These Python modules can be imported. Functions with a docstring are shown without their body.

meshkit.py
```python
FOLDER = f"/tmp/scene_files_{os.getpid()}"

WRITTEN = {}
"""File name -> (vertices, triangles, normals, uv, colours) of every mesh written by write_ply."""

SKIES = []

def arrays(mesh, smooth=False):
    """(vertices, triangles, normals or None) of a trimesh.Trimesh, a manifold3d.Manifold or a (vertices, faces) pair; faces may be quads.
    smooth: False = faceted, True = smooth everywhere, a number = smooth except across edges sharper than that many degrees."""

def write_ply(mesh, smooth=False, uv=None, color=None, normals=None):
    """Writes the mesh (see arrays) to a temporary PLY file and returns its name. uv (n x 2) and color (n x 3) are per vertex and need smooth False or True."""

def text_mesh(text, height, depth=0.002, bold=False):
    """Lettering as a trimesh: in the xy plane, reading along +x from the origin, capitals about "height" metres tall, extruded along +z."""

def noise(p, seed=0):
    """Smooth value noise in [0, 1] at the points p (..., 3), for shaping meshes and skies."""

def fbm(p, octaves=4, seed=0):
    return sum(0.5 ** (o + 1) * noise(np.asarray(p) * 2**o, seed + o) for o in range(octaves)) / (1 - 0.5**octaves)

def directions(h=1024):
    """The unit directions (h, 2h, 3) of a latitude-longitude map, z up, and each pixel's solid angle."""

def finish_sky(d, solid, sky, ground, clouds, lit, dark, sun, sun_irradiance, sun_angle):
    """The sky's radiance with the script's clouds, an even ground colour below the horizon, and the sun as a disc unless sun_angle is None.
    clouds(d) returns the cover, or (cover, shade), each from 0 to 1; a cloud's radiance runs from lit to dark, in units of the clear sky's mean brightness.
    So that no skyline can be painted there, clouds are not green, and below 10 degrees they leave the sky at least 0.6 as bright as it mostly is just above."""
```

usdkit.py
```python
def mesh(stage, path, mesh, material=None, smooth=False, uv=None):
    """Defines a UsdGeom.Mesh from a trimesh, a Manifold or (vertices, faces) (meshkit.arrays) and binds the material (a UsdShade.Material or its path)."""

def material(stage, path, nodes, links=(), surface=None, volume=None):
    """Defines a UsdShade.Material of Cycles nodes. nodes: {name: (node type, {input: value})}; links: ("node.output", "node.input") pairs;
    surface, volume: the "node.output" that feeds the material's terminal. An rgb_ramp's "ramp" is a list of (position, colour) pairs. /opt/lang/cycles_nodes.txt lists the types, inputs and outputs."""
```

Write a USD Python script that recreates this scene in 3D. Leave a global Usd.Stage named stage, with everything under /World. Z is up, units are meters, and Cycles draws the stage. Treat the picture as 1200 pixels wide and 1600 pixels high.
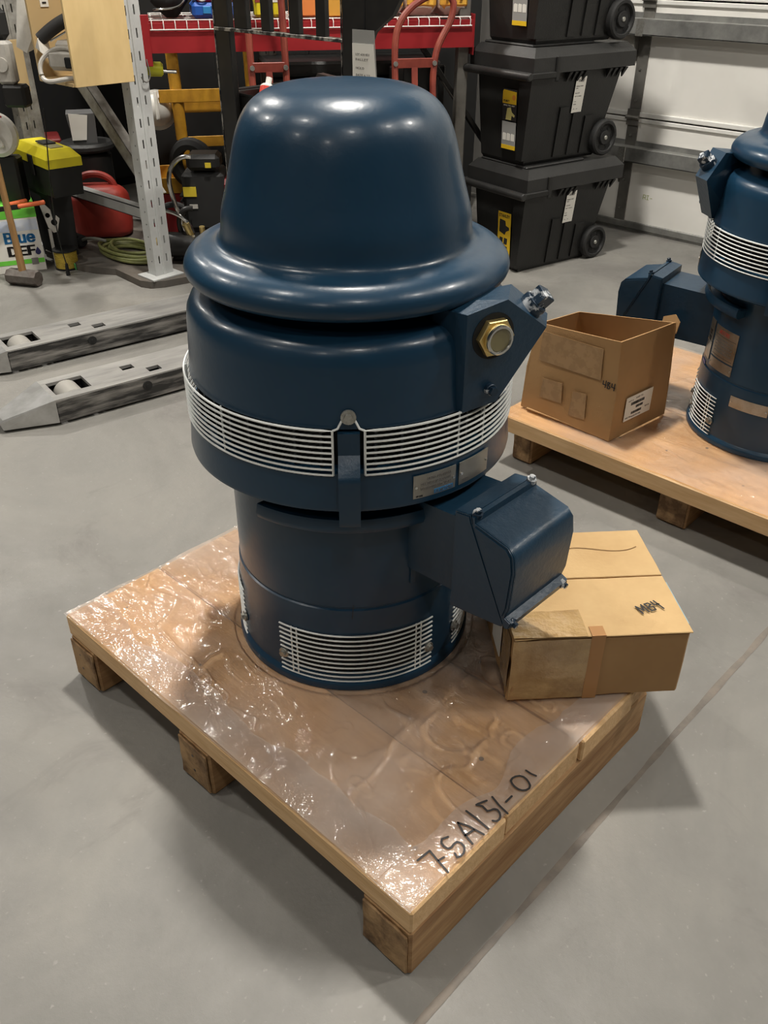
import math, random
import numpy as np, trimesh, usdkit, meshkit
from pxr import Usd, UsdGeom, UsdLux, Gf, Sdf
from scipy.spatial import ConvexHull
from shapely.geometry import Polygon, Point, box as sbox
from shapely import affinity, union_all

random.seed(7); RNG = np.random.default_rng(7)
stage = Usd.Stage.CreateInMemory()
UsdGeom.SetStageUpAxis(stage, UsdGeom.Tokens.z); UsdGeom.SetStageMetersPerUnit(stage, 1.0)
stage.DefinePrim('/World', 'Xform'); stage.DefinePrim('/World/Looks', 'Scope')

# ------------------------------------------------------------------ camera, light, exposure
EXPOSURE = 0.0
cam = UsdGeom.Camera.Define(stage, '/World/camera')
cam.AddTransformOp().Set(Gf.Matrix4d(
    0.68856, -0.725166, 0.004441, 0,
    0.394279, 0.379501, 0.836973, 0,
    -0.60863, -0.574555, 0.547226, 0,
    -0.89668, -0.9235, 1.21254, 1))
cam.CreateHorizontalApertureAttr(36.0); cam.CreateVerticalApertureAttr(48.0)
cam.CreateFocalLengthAttr(36.0 * 1363.4288 / 1200); cam.CreateClippingRangeAttr(Gf.Vec2f(0.02, 100))
cam.CreateExposureAttr(EXPOSURE)
CEIL = 4.3
# high-bay lamps: x, y, radiance of the lens (the fixtures near the camera are the dimmer ones)
LAMPS = [(.95, .88, 800), (1.05, 4.5, 560), (-1.45, 4.2, 360), (1.05, 7.6, 420), (2.75, -2.3, 480), (-1.5, .9, 150), (-1.45, -2.05, 120), (.9, -2.45, 160), (-3.9, -1.9, 100), (-3.9, .9, 100)]
# (each lamp's own light is built with its fixture: see ceiling_light)

# ------------------------------------------------------------------ helpers: scene graph
_used = {}
def uniq(parent, name):
    k = (str(parent), name); n = _used.get(k, 0); _used[k] = n + 1
    return name if n == 0 else f'{name}_{n:03d}'
def P(parent): return '/World' if parent is None else str(parent.GetPath() if hasattr(parent, 'GetPath') else parent)
def tag(o, label=None, cat=None, group=None, kind=None):
    o = o.GetPrim() if hasattr(o, 'GetPrim') else o
    for k, v in (('label', label), ('category', cat), ('group', group), ('kind', kind)):
        if v: o.SetCustomDataByKey(k, v)
    return o
def thing(name, label, cat, loc=(0, 0, 0), rz=0, group=None, kind=None, rx=0, ry=0):
    x = UsdGeom.Xform.Define(stage, '/World/' + uniq('/World', name))
    x.AddTranslateOp().Set(Gf.Vec3d(*map(float, loc)))
    x.AddRotateZOp().Set(float(rz))
    if ry: x.AddRotateYOp().Set(float(ry))
    if rx: x.AddRotateXOp().Set(float(rx))
    return tag(x, label, cat, group, kind)
def obj(name, mesh, m, parent=None, smooth=35, label=None, cat=None, group=None, kind=None):
    pp = P(parent)
    g = usdkit.mesh(stage, pp + '/' + uniq(pp, name), mesh, m, smooth=smooth)
    return tag(g, label, cat, group, kind)
def dup(src, loc, rz, label, group=None):
    x = UsdGeom.Xform.Define(stage, '/World/' + uniq('/World', src.GetName().rstrip('0123456789').rstrip('_')))
    x.GetPrim().GetReferences().AddInternalReference(src.GetPath())
    x.ClearXformOpOrder(); 
    for a in list(x.GetPrim().GetAttributes()): pass
    x.GetPrim().CreateAttribute('xformOp:translate', Sdf.ValueTypeNames.Double3).Set(Gf.Vec3d(*map(float, loc)))
    x.GetPrim().CreateAttribute('xformOp:rotateZ', Sdf.ValueTypeNames.Float).Set(float(rz))
    x.GetXformOpOrderAttr().Set(['xformOp:translate', 'xformOp:rotateZ'])
    x.GetPrim().SetInstanceable(True)
    c = src.GetCustomData()
    return tag(x, label, c.get('category'), group or c.get('group'))

# ------------------------------------------------------------------ helpers: meshes
def cat(*ms):
    ms = [m for m in ms if m is not None]
    return ms[0] if len(ms) == 1 else trimesh.util.concatenate(ms)
def hull(pts):
    pts = np.asarray(pts, float); h = ConvexHull(pts)
    m = trimesh.Trimesh(pts, h.simplices, process=True); m.fix_normals(); m.remove_unreferenced_vertices()
    return m
def bx(c, s, r=0.0, rz=0):
    """chamfered box, centre c, size s"""
    hx, hy, hz = np.array(s, float) / 2; r = min(r, hx * .9, hy * .9, hz * .9)
    if r <= 0: m = trimesh.creation.box(s)
    else:
        pts = []
        for sx in (-1, 1):
            for sy in (-1, 1):
                for sz in (-1, 1):
                    pts += [(sx * (hx - r), sy * (hy - r), sz * hz), (sx * (hx - r), sy * hy, sz * (hz - r)), (sx * hx, sy * (hy - r), sz * (hz - r))]
        m = hull(pts)
    if rz: m.apply_transform(trimesh.transformations.rotation_matrix(math.radians(rz), (0, 0, 1)))
    m.apply_translation(c); return m
def b2(lo, hi, r=0.0):
    lo, hi = np.array(lo, float), np.array(hi, float); return bx((lo + hi) / 2, hi - lo, r)
def rot(m, deg, axis=(0, 0, 1), at=(0, 0, 0)):
    m = m.copy(); m.apply_transform(trimesh.transformations.rotation_matrix(math.radians(deg), axis, at)); return m
def mov(m, *t):
    m = m.copy(); m.apply_translation(t); return m
def frame(m, o, x, y):
    """local xyz -> o + x*X + y*Y + z*(X x Y)"""
    x = np.array(x, float); x /= np.linalg.norm(x); y = np.array(y, float); y -= x * (x @ y); y /= np.linalg.norm(y)
    T = np.eye(4); T[:3, 0], T[:3, 1], T[:3, 2], T[:3, 3] = x, y, np.cross(x, y), o
    m = m.copy(); m.apply_transform(T); return m
def lathe(prof, a0=0, a1=360, n=96, closed=False):
    """surface of revolution of (r,z) points; partial arcs of a closed profile get end caps"""
    prof = np.array(prof, float); full = abs(a1 - a0) >= 359.99
    A = np.radians(np.linspace(a0, a1, n + 1)); A = A[:-1] if full else A
    k = len(prof); V = np.array([(r * math.cos(a), r * math.sin(a), z) for a in A for r, z in prof])
    F = []; m = len(A)
    for i in range(m if full else m - 1):
        j = (i + 1) % m
        for q in range(k if closed else k - 1):
            w = (q + 1) % k
            a, b, c, d = i * k + q, i * k + w, j * k + w, j * k + q
            F += [(a, d, c), (a, c, b)]
    if closed and not full:
        for q in range(1, k - 1):
            F.append((0, q, q + 1)); o = (m - 1) * k; F.append((o, o + q + 1, o + q))
    t = trimesh.Trimesh(V, F, process=True); t.update_faces(t.nondegenerate_faces()); 
    return t
def ring_at(r, z, a): return (r * math.cos(math.radians(a)), r * math.sin(math.radians(a)), z)
def tube(path, r, n=8, closed=False, caps=True):
    p = np.array(path, float); k = len(p)
    d = np.roll(p, -1, 0) - np.roll(p, 1, 0) if closed else np.gradient(p, axis=0)
    d /= np.linalg.norm(d, axis=1, keepdims=True) + 1e-12
    ref = np.array([0, 0, 1.0]) if abs(d[0, 2]) < .9 else np.array([1.0, 0, 0])
    u = np.cross(d[0], ref); u /= np.linalg.norm(u); U = []
    for i in range(k):
        u = u - d[i] * (u @ d[i]); u /= np.linalg.norm(u); U.append(u)
    U = np.array(U); W = np.cross(d, U); a = np.linspace(0, 2 * math.pi, n, endpoint=False)
    rr = np.full(k, r) if np.ndim(r) == 0 else np.array(r)
    V = (p[:, None] + rr[:, None, None] * (np.cos(a)[None, :, None] * U[:, None] + np.sin(a)[None, :, None] * W[:, None])).reshape(-1, 3)
    F = []
    for i in range(k if closed else k - 1):
        j = (i + 1) % k
        for q in range(n):
            w = (q + 1) % n; F += [(i * n + q, i * n + w, j * n + w), (i * n + q, j * n + w, j * n + q)]
    if not closed and caps:
        for q in range(1, n - 1): F += [(0, q + 1, q), ((k - 1) * n, (k - 1) * n + q, (k - 1) * n + q + 1)]
    return trimesh.Trimesh(V, F, process=False)
def smooth_path(pts, n=40, closed=False):
    from scipy.interpolate import CubicSpline
    p = np.array(pts, float)
    if closed: p = np.vstack([p, p[:1]])
    s = np.r_[0, np.cumsum(np.linalg.norm(np.diff(p, axis=0), axis=1))]
    q = CubicSpline(s, p, bc_type='periodic' if closed else 'not-a-knot')(np.linspace(0, s[-1], n + 1))
    return q[:-1] if closed else q
def cyl(a, b, r, n=20, r2=None, ch=0.0):
    a, b = np.array(a, float), np.array(b, float); L = np.linalg.norm(b - a); d = (b - a) / L
    r2 = r if r2 is None else r2
    prof = [(0, 0), (r - ch, 0), (r, ch), (r2, L - ch), (r2 - ch, L), (0, L)] if ch else [(0, 0), (r, 0), (r2, L), (0, L)]
    m = lathe(prof, n=n); m.fix_normals(); x = np.cross(d, (0, 0, 1) if abs(d[2]) < .9 else (1, 0, 0)); x /= np.linalg.norm(x)
    return frame(m, a, x, np.cross(d, x))
def prism(poly, h, holes=()):
    """extruded polygon, +z"""
    p = poly if isinstance(poly, Polygon) else Polygon(poly, holes)
    return trimesh.creation.extrude_polygon(p, h, engine='earcut')
def hexa(a, b, r, ch=0.0):
    return cyl(a, b, r, n=6, ch=ch)
def ribbon(pts, w, h=0.0004):
    """flat marker stroke in the xy plane"""
    from shapely.geometry import LineString
    g = LineString(pts).buffer(w / 2, quad_segs=3)
    return trimesh.creation.extrude_polygon(g, h, engine='earcut')
def text(s, h, depth=.0006, bold=False):
    return meshkit.text_mesh(s, h, depth, bold)
def fit_text(s, w, h, depth=.0006, bold=False):
    m = text(s, .1, depth, bold); b = m.bounds; m.apply_translation((-b[0][0], -b[0][1], 0))
    m.apply_scale((w / (b[1][0] - b[0][0]), h / (b[1][1] - b[0][1]), 1)); return m

# ------------------------------------------------------------------ materials
MATS = {}
def mat(name, col, rough=.5, metal=0.0, col2=None, scale=6.0, stretch=(1, 1, 1), bump=0.0, bscale=60, coat=0.0, detail=5, lo=.35, hi=.65, world=False, rvar=0.0, extra=None, spec=.5, brough=.6):
    if name in MATS: return MATS[name]
    N = {'p': ('principled_bsdf', {'base_color': col, 'roughness': rough, 'metallic': metal, 'coat_weight': coat, 'coat_roughness': .12, 'specular_ior_level': spec})}
    L = []
    if col2 is not None or bump or rvar:
        N['tc'] = ('texture_coordinate', {}) if not world else ('geometry', {})
        N['mp'] = ('mapping', {'scale': stretch}); L.append(('tc.object' if not world else 'tc.position', 'mp.vector'))
    if col2 is not None:
        N['n'] = ('noise_texture', {'scale': scale, 'detail': detail, 'roughness': .6}); L.append(('mp.vector', 'n.vector'))
        N['r'] = ('rgb_ramp', {'ramp': [(lo, col), (hi, col2)]}); L += [('n.fac', 'r.fac'), ('r.color', 'p.base_color')]
    if rvar:
        N['n2'] = ('noise_texture', {'scale': scale * 2.3, 'detail': 4}); L.append(('mp.vector', 'n2.vector'))
        N['mr'] = ('map_range', {'from_min': .3, 'from_max': .7, 'to_min': rough - rvar, 'to_max': rough + rvar}); L += [('n2.fac', 'mr.value'), ('mr.result', 'p.roughness')]
    if bump:
        N['nb'] = ('noise_texture', {'scale': bscale, 'detail': 3, 'roughness': brough}); L.append(('mp.vector', 'nb.vector'))
        N['b'] = ('bump', {'strength': 1.0, 'distance': bump}); L += [('nb.fac', 'b.height'), ('b.normal', 'p.normal')]
    MATS[name] = usdkit.material(stage, '/World/Looks/' + name, N, L, surface='p.BSDF'); return MATS[name]

NAVY = mat('navy_paint', (.0080, .036, .073), .31, col2=(.010, .042, .082), scale=3, bump=.00025, bscale=90, rvar=.04, coat=.10, spec=.42)
NAVYROUGH = mat('navy_cast_paint', (.0075, .032, .064), .38, col2=(.009, .037, .071), scale=5, bump=.0008, bscale=70, coat=.0)
VOID = mat('dark_interior', (.004, .005, .006), .8)
WIRE = mat('galvanised_wire', (.78, .80, .78), .42, .1)
BRASS = mat('brass', (.80, .62, .27), .33, .9, col2=(.68, .51, .20), scale=30, bump=.0002)
BOLT = mat('zinc_bolt', (.50, .50, .47), .35, .8, col2=(.36, .35, .31), scale=120)
CHIPPED = mat('chipped_paint_bolt', (.012, .03, .055), .35, .2, col2=(.62, .64, .66), scale=55, lo=.52, hi=.58)
PLATE = mat('aluminium_plate', (.42, .40, .36), .35, .75, col2=(.34, .32, .28), scale=25)
STEELPLATE = mat('stainless_plate', (.50, .46, .40), .30, .8, col2=(.30, .24, .17), scale=14)
INK = mat('black_ink', (.02, .018, .018), .6)
GREYINK = mat('grey_print', (.20, .19, .18), .6)
REDINK = mat('red_print', (.45, .07, .05), .6)
BLUEINK = mat('blue_print', (.03, .22, .50), .5)
GLASSOIL = mat('oil_window', (.20, .17, .07), .08, coat=1.0)
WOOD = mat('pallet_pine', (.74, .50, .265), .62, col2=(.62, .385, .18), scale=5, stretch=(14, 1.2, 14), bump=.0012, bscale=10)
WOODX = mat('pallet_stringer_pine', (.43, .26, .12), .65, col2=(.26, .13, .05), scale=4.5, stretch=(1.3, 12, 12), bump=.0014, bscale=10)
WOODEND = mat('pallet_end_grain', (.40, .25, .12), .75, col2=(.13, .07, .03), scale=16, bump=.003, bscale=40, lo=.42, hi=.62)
WOODD = mat('pallet_darker_pine', (.68, .45, .23), .65, col2=(.52, .315, .145), scale=5, stretch=(12, 1.1, 12), bump=.0014, bscale=10)
CARD = mat('cardboard', (.40, .235, .10), .72, col2=(.34, .19, .075), scale=4, bump=.0004, bscale=150)
CARDL = mat('cardboard_light', (.58, .39, .185), .75, col2=(.47, .30, .13), scale=5, bump=.0004, bscale=120)
CARDIN = mat('cardboard_inside', (.42, .25, .11), .8, col2=(.36, .21, .09), scale=5)
TAPE = mat('clear_parcel_tape', (.47, .31, .14), .12, coat=.6, col2=(.33, .20, .085), scale=11, bump=.004, bscale=38, lo=.42, hi=.6)
TAPEK = mat('kraft_tape', (.42, .21, .075), .4)
PAPER = mat('white_paper', (.74, .72, .66), .7)
BLACKP = mat('black_plastic', (.0065, .0068, .0065), .48, col2=(.011, .011, .0105), scale=9, bump=.0006, bscale=160)
LIDP = mat('charcoal_lid_plastic', (.024, .024, .0235), .46, col2=(.014, .014, .0135), scale=5, bump=.0006, bscale=160)
RUBBER = mat('black_rubber', (.012, .012, .012), .7)
BLACKM = mat('black_painted_steel', (.008, .008, .008), .38, col2=(.016, .015, .014), scale=20)
EDGEM = mat('worn_bare_edge', (.42, .40, .36), .45, .5, col2=(.04, .04, .04), scale=40, lo=.4, hi=.55)
YEL = mat('yellow_plastic', (.72, .62, .02), .42, col2=(.62, .52, .02), scale=8)
YELP = mat('yellow_print', (.78, .50, .02), .5)
SAWY = mat('yellow_painted_steel', (.62, .32, .025), .5, col2=(.46, .22, .02), scale=14)
RED = mat('red_painted_steel', (.33, .018, .022), .42, col2=(.26, .012, .016), scale=5)
REDC = mat('red_plastic', (.30, .03, .018), .5, col2=(.22, .02, .014), scale=7)
REDT = mat('rusty_red_tube', (.27, .055, .035), .45, col2=(.18, .03, .02), scale=14)
BLUE = mat('blue_plastic', (.02, .10, .42), .4)
ORANGE = mat('orange_plastic', (.78, .16, .05), .5)
GALV = mat('galvanised_steel', (.36, .36, .34), .42, .55, col2=(.24, .24, .23), scale=14, rvar=.06)
GALVD = mat('dull_galvanised_steel', (.22, .21, .19), .5, .5, col2=(.15, .145, .13), scale=12)
RACK = mat('grey_painted_rack', (.58, .59, .58), .45, .05, col2=(.50, .51, .50), scale=7, bump=.0003, bscale=90)
RACKD = mat('scuffed_rack_brace', (.42, .41, .38), .5, .25, col2=(.17, .155, .13), scale=11)
DOORW = mat('white_door_skin', (.86, .84, .79), .42, col2=(.81, .79, .74), scale=2.5, bump=.0002, bscale=120)
DOORR = mat('white_door_rail', (.80, .79, .75), .38)
WHITEW = mat('white_coated_wire', (.72, .69, .66), .45)
FORK = mat('worn_fork_steel', (.26, .255, .245), .42, .3, col2=(.37, .36, .34), scale=7, stretch=(.6, 4, 4), rvar=.1)
FORKS = mat('scraped_black_fork_side', (.035, .034, .033), .42, .3, col2=(.30, .285, .265), scale=5, stretch=(1.0, 4, 9), lo=.44, hi=.66)
FORKT = mat('polished_fork_tip', (.56, .56, .55), .32, .6, col2=(.40, .395, .38), scale=14)
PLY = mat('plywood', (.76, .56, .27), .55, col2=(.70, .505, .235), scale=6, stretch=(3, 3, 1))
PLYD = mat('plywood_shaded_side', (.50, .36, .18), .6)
GREYP = mat('light_grey_plastic', (.52, .50, .46), .45, col2=(.40, .38, .34), scale=16)
DIRTYW = mat('dirty_white_plastic', (.74, .72, .67), .45, col2=(.56, .54, .49), scale=10)
IRON = mat('rusty_cast_iron', (.16, .145, .13), .6, .4, col2=(.08, .06, .05), scale=22, bump=.001, bscale=60)
HANDLE = mat('worn_ash_handle', (.40, .235, .095), .5, col2=(.28, .15, .055), scale=8, stretch=(9, 9, 1))
GREEN = mat('bright_green_card', (.16, .62, .06), .5)
GREENT = mat('green_tape', (.12, .50, .16), .5)
SKYB = mat('pale_blue_print', (.40, .55, .80), .5)
CORD = mat('olive_cable', (.28, .30, .10), .5, col2=(.20, .21, .08), scale=20)
ROPE = mat('yellow_rope', (.55, .40, .05), .65, col2=(.42, .29, .03), scale=30, bump=.0015, bscale=120)
BOARD = mat('dirty_board', (.085, .078, .07), .75, col2=(.13, .11, .09), scale=7, bump=.001)
CHROME = mat('chrome', (.60, .60, .58), .18, 1.0)
DARK = mat('dark_backdrop_steel', (.012, .012, .011), .7)
PINK = mat('magenta_plastic', (.45, .02, .22), .5)
CEILM = mat('ceiling_paint', (.24, .235, .22), .8)
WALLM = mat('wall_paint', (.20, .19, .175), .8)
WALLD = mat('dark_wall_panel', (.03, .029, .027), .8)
LENS = {v: usdkit.material(stage, f'/World/Looks/lamp_lens_{v}', {'e': ('emission', {'color': (1.0, .955, .88), 'strength': float(v)})}, [], surface='e.emission') for v in sorted({l[2] for l in LAMPS})}
# thin plastic film: clear with a milky part and sharp highlights
FILM = usdkit.material(stage, '/World/Looks/plastic_film', {
    'g': ('geometry', {}), 'n': ('noise_texture', {'scale': 5.0, 'detail': 5}), 'mr': ('map_range', {'from_min': .36, 'from_max': .66, 'to_min': .12, 'to_max': .56}),
    'nb': ('noise_texture', {'scale': 13.0, 'detail': 4, 'roughness': .55, 'distortion': 1.6}), 'b': ('bump', {'strength': 1.0, 'distance': .010}),
    't': ('transparent_bsdf', {'color': (.97, .95, .93)}), 'd': ('principled_bsdf', {'base_color': (.86, .76, .68), 'roughness': .3}),
    'gl': ('glossy_bsdf', {'color': (1, 1, 1), 'roughness': .085}), 'f': ('fresnel', {'IOR': 1.62}),
    'tr': ('translucent_bsdf', {'color': (.92, .82, .72)}), 'md': ('mix_closure', {'fac': .5}), 'm1': ('mix_closure', {}), 'm2': ('mix_closure', {})},
    [('g.position', 'n.vector'), ('g.position', 'nb.vector'), ('n.fac', 'mr.value'), ('nb.fac', 'b.height'), ('b.normal', 'gl.normal'),
     ('mr.result', 'm1.fac'), ('t.BSDF', 'm1.closure1'), ('d.BSDF', 'md.closure1'), ('tr.BSDF', 'md.closure2'), ('md.closure', 'm1.closure2'), ('f.fac', 'm2.fac'), ('m1.closure', 'm2.closure1'), ('gl.BSDF', 'm2.closure2')], surface='m2.closure')
FILMM = usdkit.material(stage, '/World/Looks/milky_plastic_film', {
    'g': ('geometry', {}), 'n': ('noise_texture', {'scale': 5.0, 'detail': 5}), 'mr': ('map_range', {'from_min': .36, 'from_max': .66, 'to_min': .25, 'to_max': .58}),
    'nb': ('noise_texture', {'scale': 13.0, 'detail': 4, 'roughness': .55, 'distortion': 1.6}), 'b': ('bump', {'strength': 1.0, 'distance': .010}),
    't': ('transparent_bsdf', {'color': (.97, .95, .93)}), 'd': ('principled_bsdf', {'base_color': (.90, .81, .74), 'roughness': .3}),
    'gl': ('glossy_bsdf', {'color': (1, 1, 1), 'roughness': .085}), 'f': ('fresnel', {'IOR': 1.62}),
    'tr': ('translucent_bsdf', {'color': (.92, .82, .72)}), 'md': ('mix_closure', {'fac': .5}), 'm1': ('mix_closure', {}), 'm2': ('mix_closure', {})},
    [('g.position', 'n.vector'), ('g.position', 'nb.vector'), ('n.fac', 'mr.value'), ('nb.fac', 'b.height'), ('b.normal', 'gl.normal'),
     ('mr.result', 'm1.fac'), ('t.BSDF', 'm1.closure1'), ('d.BSDF', 'md.closure1'), ('tr.BSDF', 'md.closure2'), ('md.closure', 'm1.closure2'), ('f.fac', 'm2.fac'), ('m1.closure', 'm2.closure1'), ('gl.BSDF', 'm2.closure2')], surface='m2.closure')
SLEEVE = usdkit.material(stage, '/World/Looks/clear_sleeve', {'t': ('transparent_bsdf', {'color': (.9, .9, .9)}), 'gl': ('principled_bsdf', {'base_color': (.5, .5, .48), 'roughness': .15}), 'm': ('mix_closure', {'fac': .5})},
    [('t.BSDF', 'm.closure1'), ('gl.BSDF', 'm.closure2')], surface='m.closure')
# concrete floor with stains
FLOORM = usdkit.material(stage, '/World/Looks/sealed_concrete', {
    'g': ('geometry', {}), 'n1': ('noise_texture', {'scale': 1.6, 'detail': 7, 'roughness': .62, 'distortion': .6}), 'r1': ('rgb_ramp', {'ramp': [(.30, (.165, .160, .146)), (.50, (.215, .207, .190)), (.70, (.265, .252, .226))]}),
    'n2': ('noise_texture', {'scale': 2.7, 'detail': 6, 'roughness': .7, 'distortion': 1.0}), 'r2': ('rgb_ramp', {'ramp': [(.56, (0, 0, 0)), (.72, (1, 1, 1))]}), 'm2f': ('math', {'math_type': 'multiply', 'value2': .5}),
    'mx': ('mix', {'color2': (.135, .120, .116)}),
    'n3': ('noise_texture', {'scale': 90, 'detail': 3}), 'r3': ('rgb_ramp', {'ramp': [(.66, (0, 0, 0)), (.78, (1, 1, 1))]}), 'm3f': ('math', {'math_type': 'multiply', 'value2': .25}), 'mx3': ('mix', {'color2': (.50, .48, .44)}),
    'mr': ('map_range', {'from_min': .3, 'from_max': .7, 'to_min': .38, 'to_max': .62}), 'nb': ('noise_texture', {'scale': 45, 'detail': 6, 'roughness': .7}), 'b': ('bump', {'strength': .6, 'distance': .0015}),
    'p': ('principled_bsdf', {'specular_ior_level': .35})},
    [('g.position', x + '.vector') for x in ('n1', 'n2', 'n3', 'nb')] + [('n1.fac', 'r1.fac'), ('n2.fac', 'r2.fac'), ('r2.color', 'm2f.value1'), ('m2f.value', 'mx.fac'), ('r1.color', 'mx.color1'),
     ('n3.fac', 'r3.fac'), ('r3.color', 'm3f.value1'), ('m3f.value', 'mx3.fac'), ('mx.color', 'mx3.color1'), ('mx3.color', 'p.base_color'), ('n2.fac', 'mr.value'), ('mr.result', 'p.roughness'), ('nb.fac', 'b.height'), ('b.normal', 'p.normal')], surface='p.BSDF')
JOINTM = mat('joint_filler', (.13, .115, .10), .7, col2=(.20, .17, .14), scale=25, world=True)

# ------------------------------------------------------------------ the setting
X0, X1, Y0, Y1 = -6.0, 3.26, -6.5, 9.0
JV = -.547        # the saw cut in the slab runs along x at this y
obj('floor', cat(b2((X0, JV + .0035, -.15), (X1, Y1, 0)), b2((X0, Y0, -.15), (X1, JV - .0035, 0))), FLOORM, kind='structure', label='grey sealed concrete floor with stains and a saw cut')
def joint_strip():
    xs = np.linspace(X0, X1, 400); V = []; 
    w = .0022 + .006 * meshkit.fbm(np.c_[xs * 14, 0 * xs, 0 * xs], 3, 5)
    c = .006 * (meshkit.fbm(np.c_[xs * 5, 0 * xs + 3, 0 * xs], 3, 9) - .5)
    V = np.r_[np.c_[xs, JV + c - w, 0 * xs + .0006], np.c_[xs, JV + c + w, 0 * xs + .0006]]; n = len(xs)
    F = [(i, i + 1, n + i + 1) for i in range(n - 1)] + [(i, n + i + 1, n + i) for i in range(n - 1)]
    return cat(trimesh.Trimesh(V, F, process=False), b2((X0, JV - .0035, -.1), (X1, JV + .0035, -.004)))
obj('trim_1', joint_strip(), JOINTM, kind='structure', label='dirt-filled saw-cut joint running along the concrete floor')
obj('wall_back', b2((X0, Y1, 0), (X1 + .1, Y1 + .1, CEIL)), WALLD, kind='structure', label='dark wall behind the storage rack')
obj('wall_left', b2((X0 - .1, Y0, 0), (X0, Y1 + .1, CEIL)), WALLM, kind='structure')
obj('wall_front', b2((X0, Y0 - .1, 0), (X1 + .1, Y0, CEIL)), WALLM, kind='structure')
obj('ceiling', b2((X0 - .1, Y0 - .1, CEIL), (X1 + .1, Y1 + .1, CEIL + .1)), CEILM, kind='structure')
DV0, DV1 = -2.6, 2.05
obj('wall_right', cat(b2((X1, Y0, 0), (X1 + .1, DV0, CEIL)), b2((X1, DV1, 0), (X1 + .1, Y1, CEIL)), b2((X1, DV0, 3.06), (X1 + .1, DV1, CEIL))), WALLM, kind='structure')
# sectional overhead door in the right wall
door = thing('door_1', 'white sectional overhead door with galvanised struts across its panels', 'door', (0, 0, 0), kind='structure')
DX = 3.19
zj = [.03, .52, 1.005, 1.51, 2.02, 2.53, 3.05]
for k in range(6):
    obj('door_panel', b2((DX, DV0, zj[k] + .003), (DX + .045, DV1, zj[k + 1] - .003), .004), DOORW, door)
for k in range(1, 6):
    z = zj[k]
    obj('meeting_rail', cat(b2((DX - .012, DV0, z + .003), (DX + .01, DV1, z + .024), .003), b2((DX - .009, DV0, z - .022), (DX + .01, DV1, z - .003), .003)), DOORR, door)
obj('bottom_rail', cat(b2((DX - .01, DV0, .012), (DX + .045, DV1, .045), .003), b2((DX - .002, DV0, 0), (DX + .04, DV1, .014))), GALV, door)
for zc in (.36, .895, 1.40, 1.92):
    z0, z1 = zc - .03, zc + .045
    obj('strut', cat(b2((DX - .062, DV0, z0), (DX - .058, DV1, z1 - .012), .001), b2((DX - .062, DV0, z1 - .014), (DX, DV1, z1 - .010), .001), b2((DX - .062, DV0, z0), (DX - .05, DV1, z0 + .004)), b2((DX - .004, DV0, z1 - .014), (DX - .001, DV1, z1 + .012))), GALV, door)
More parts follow.
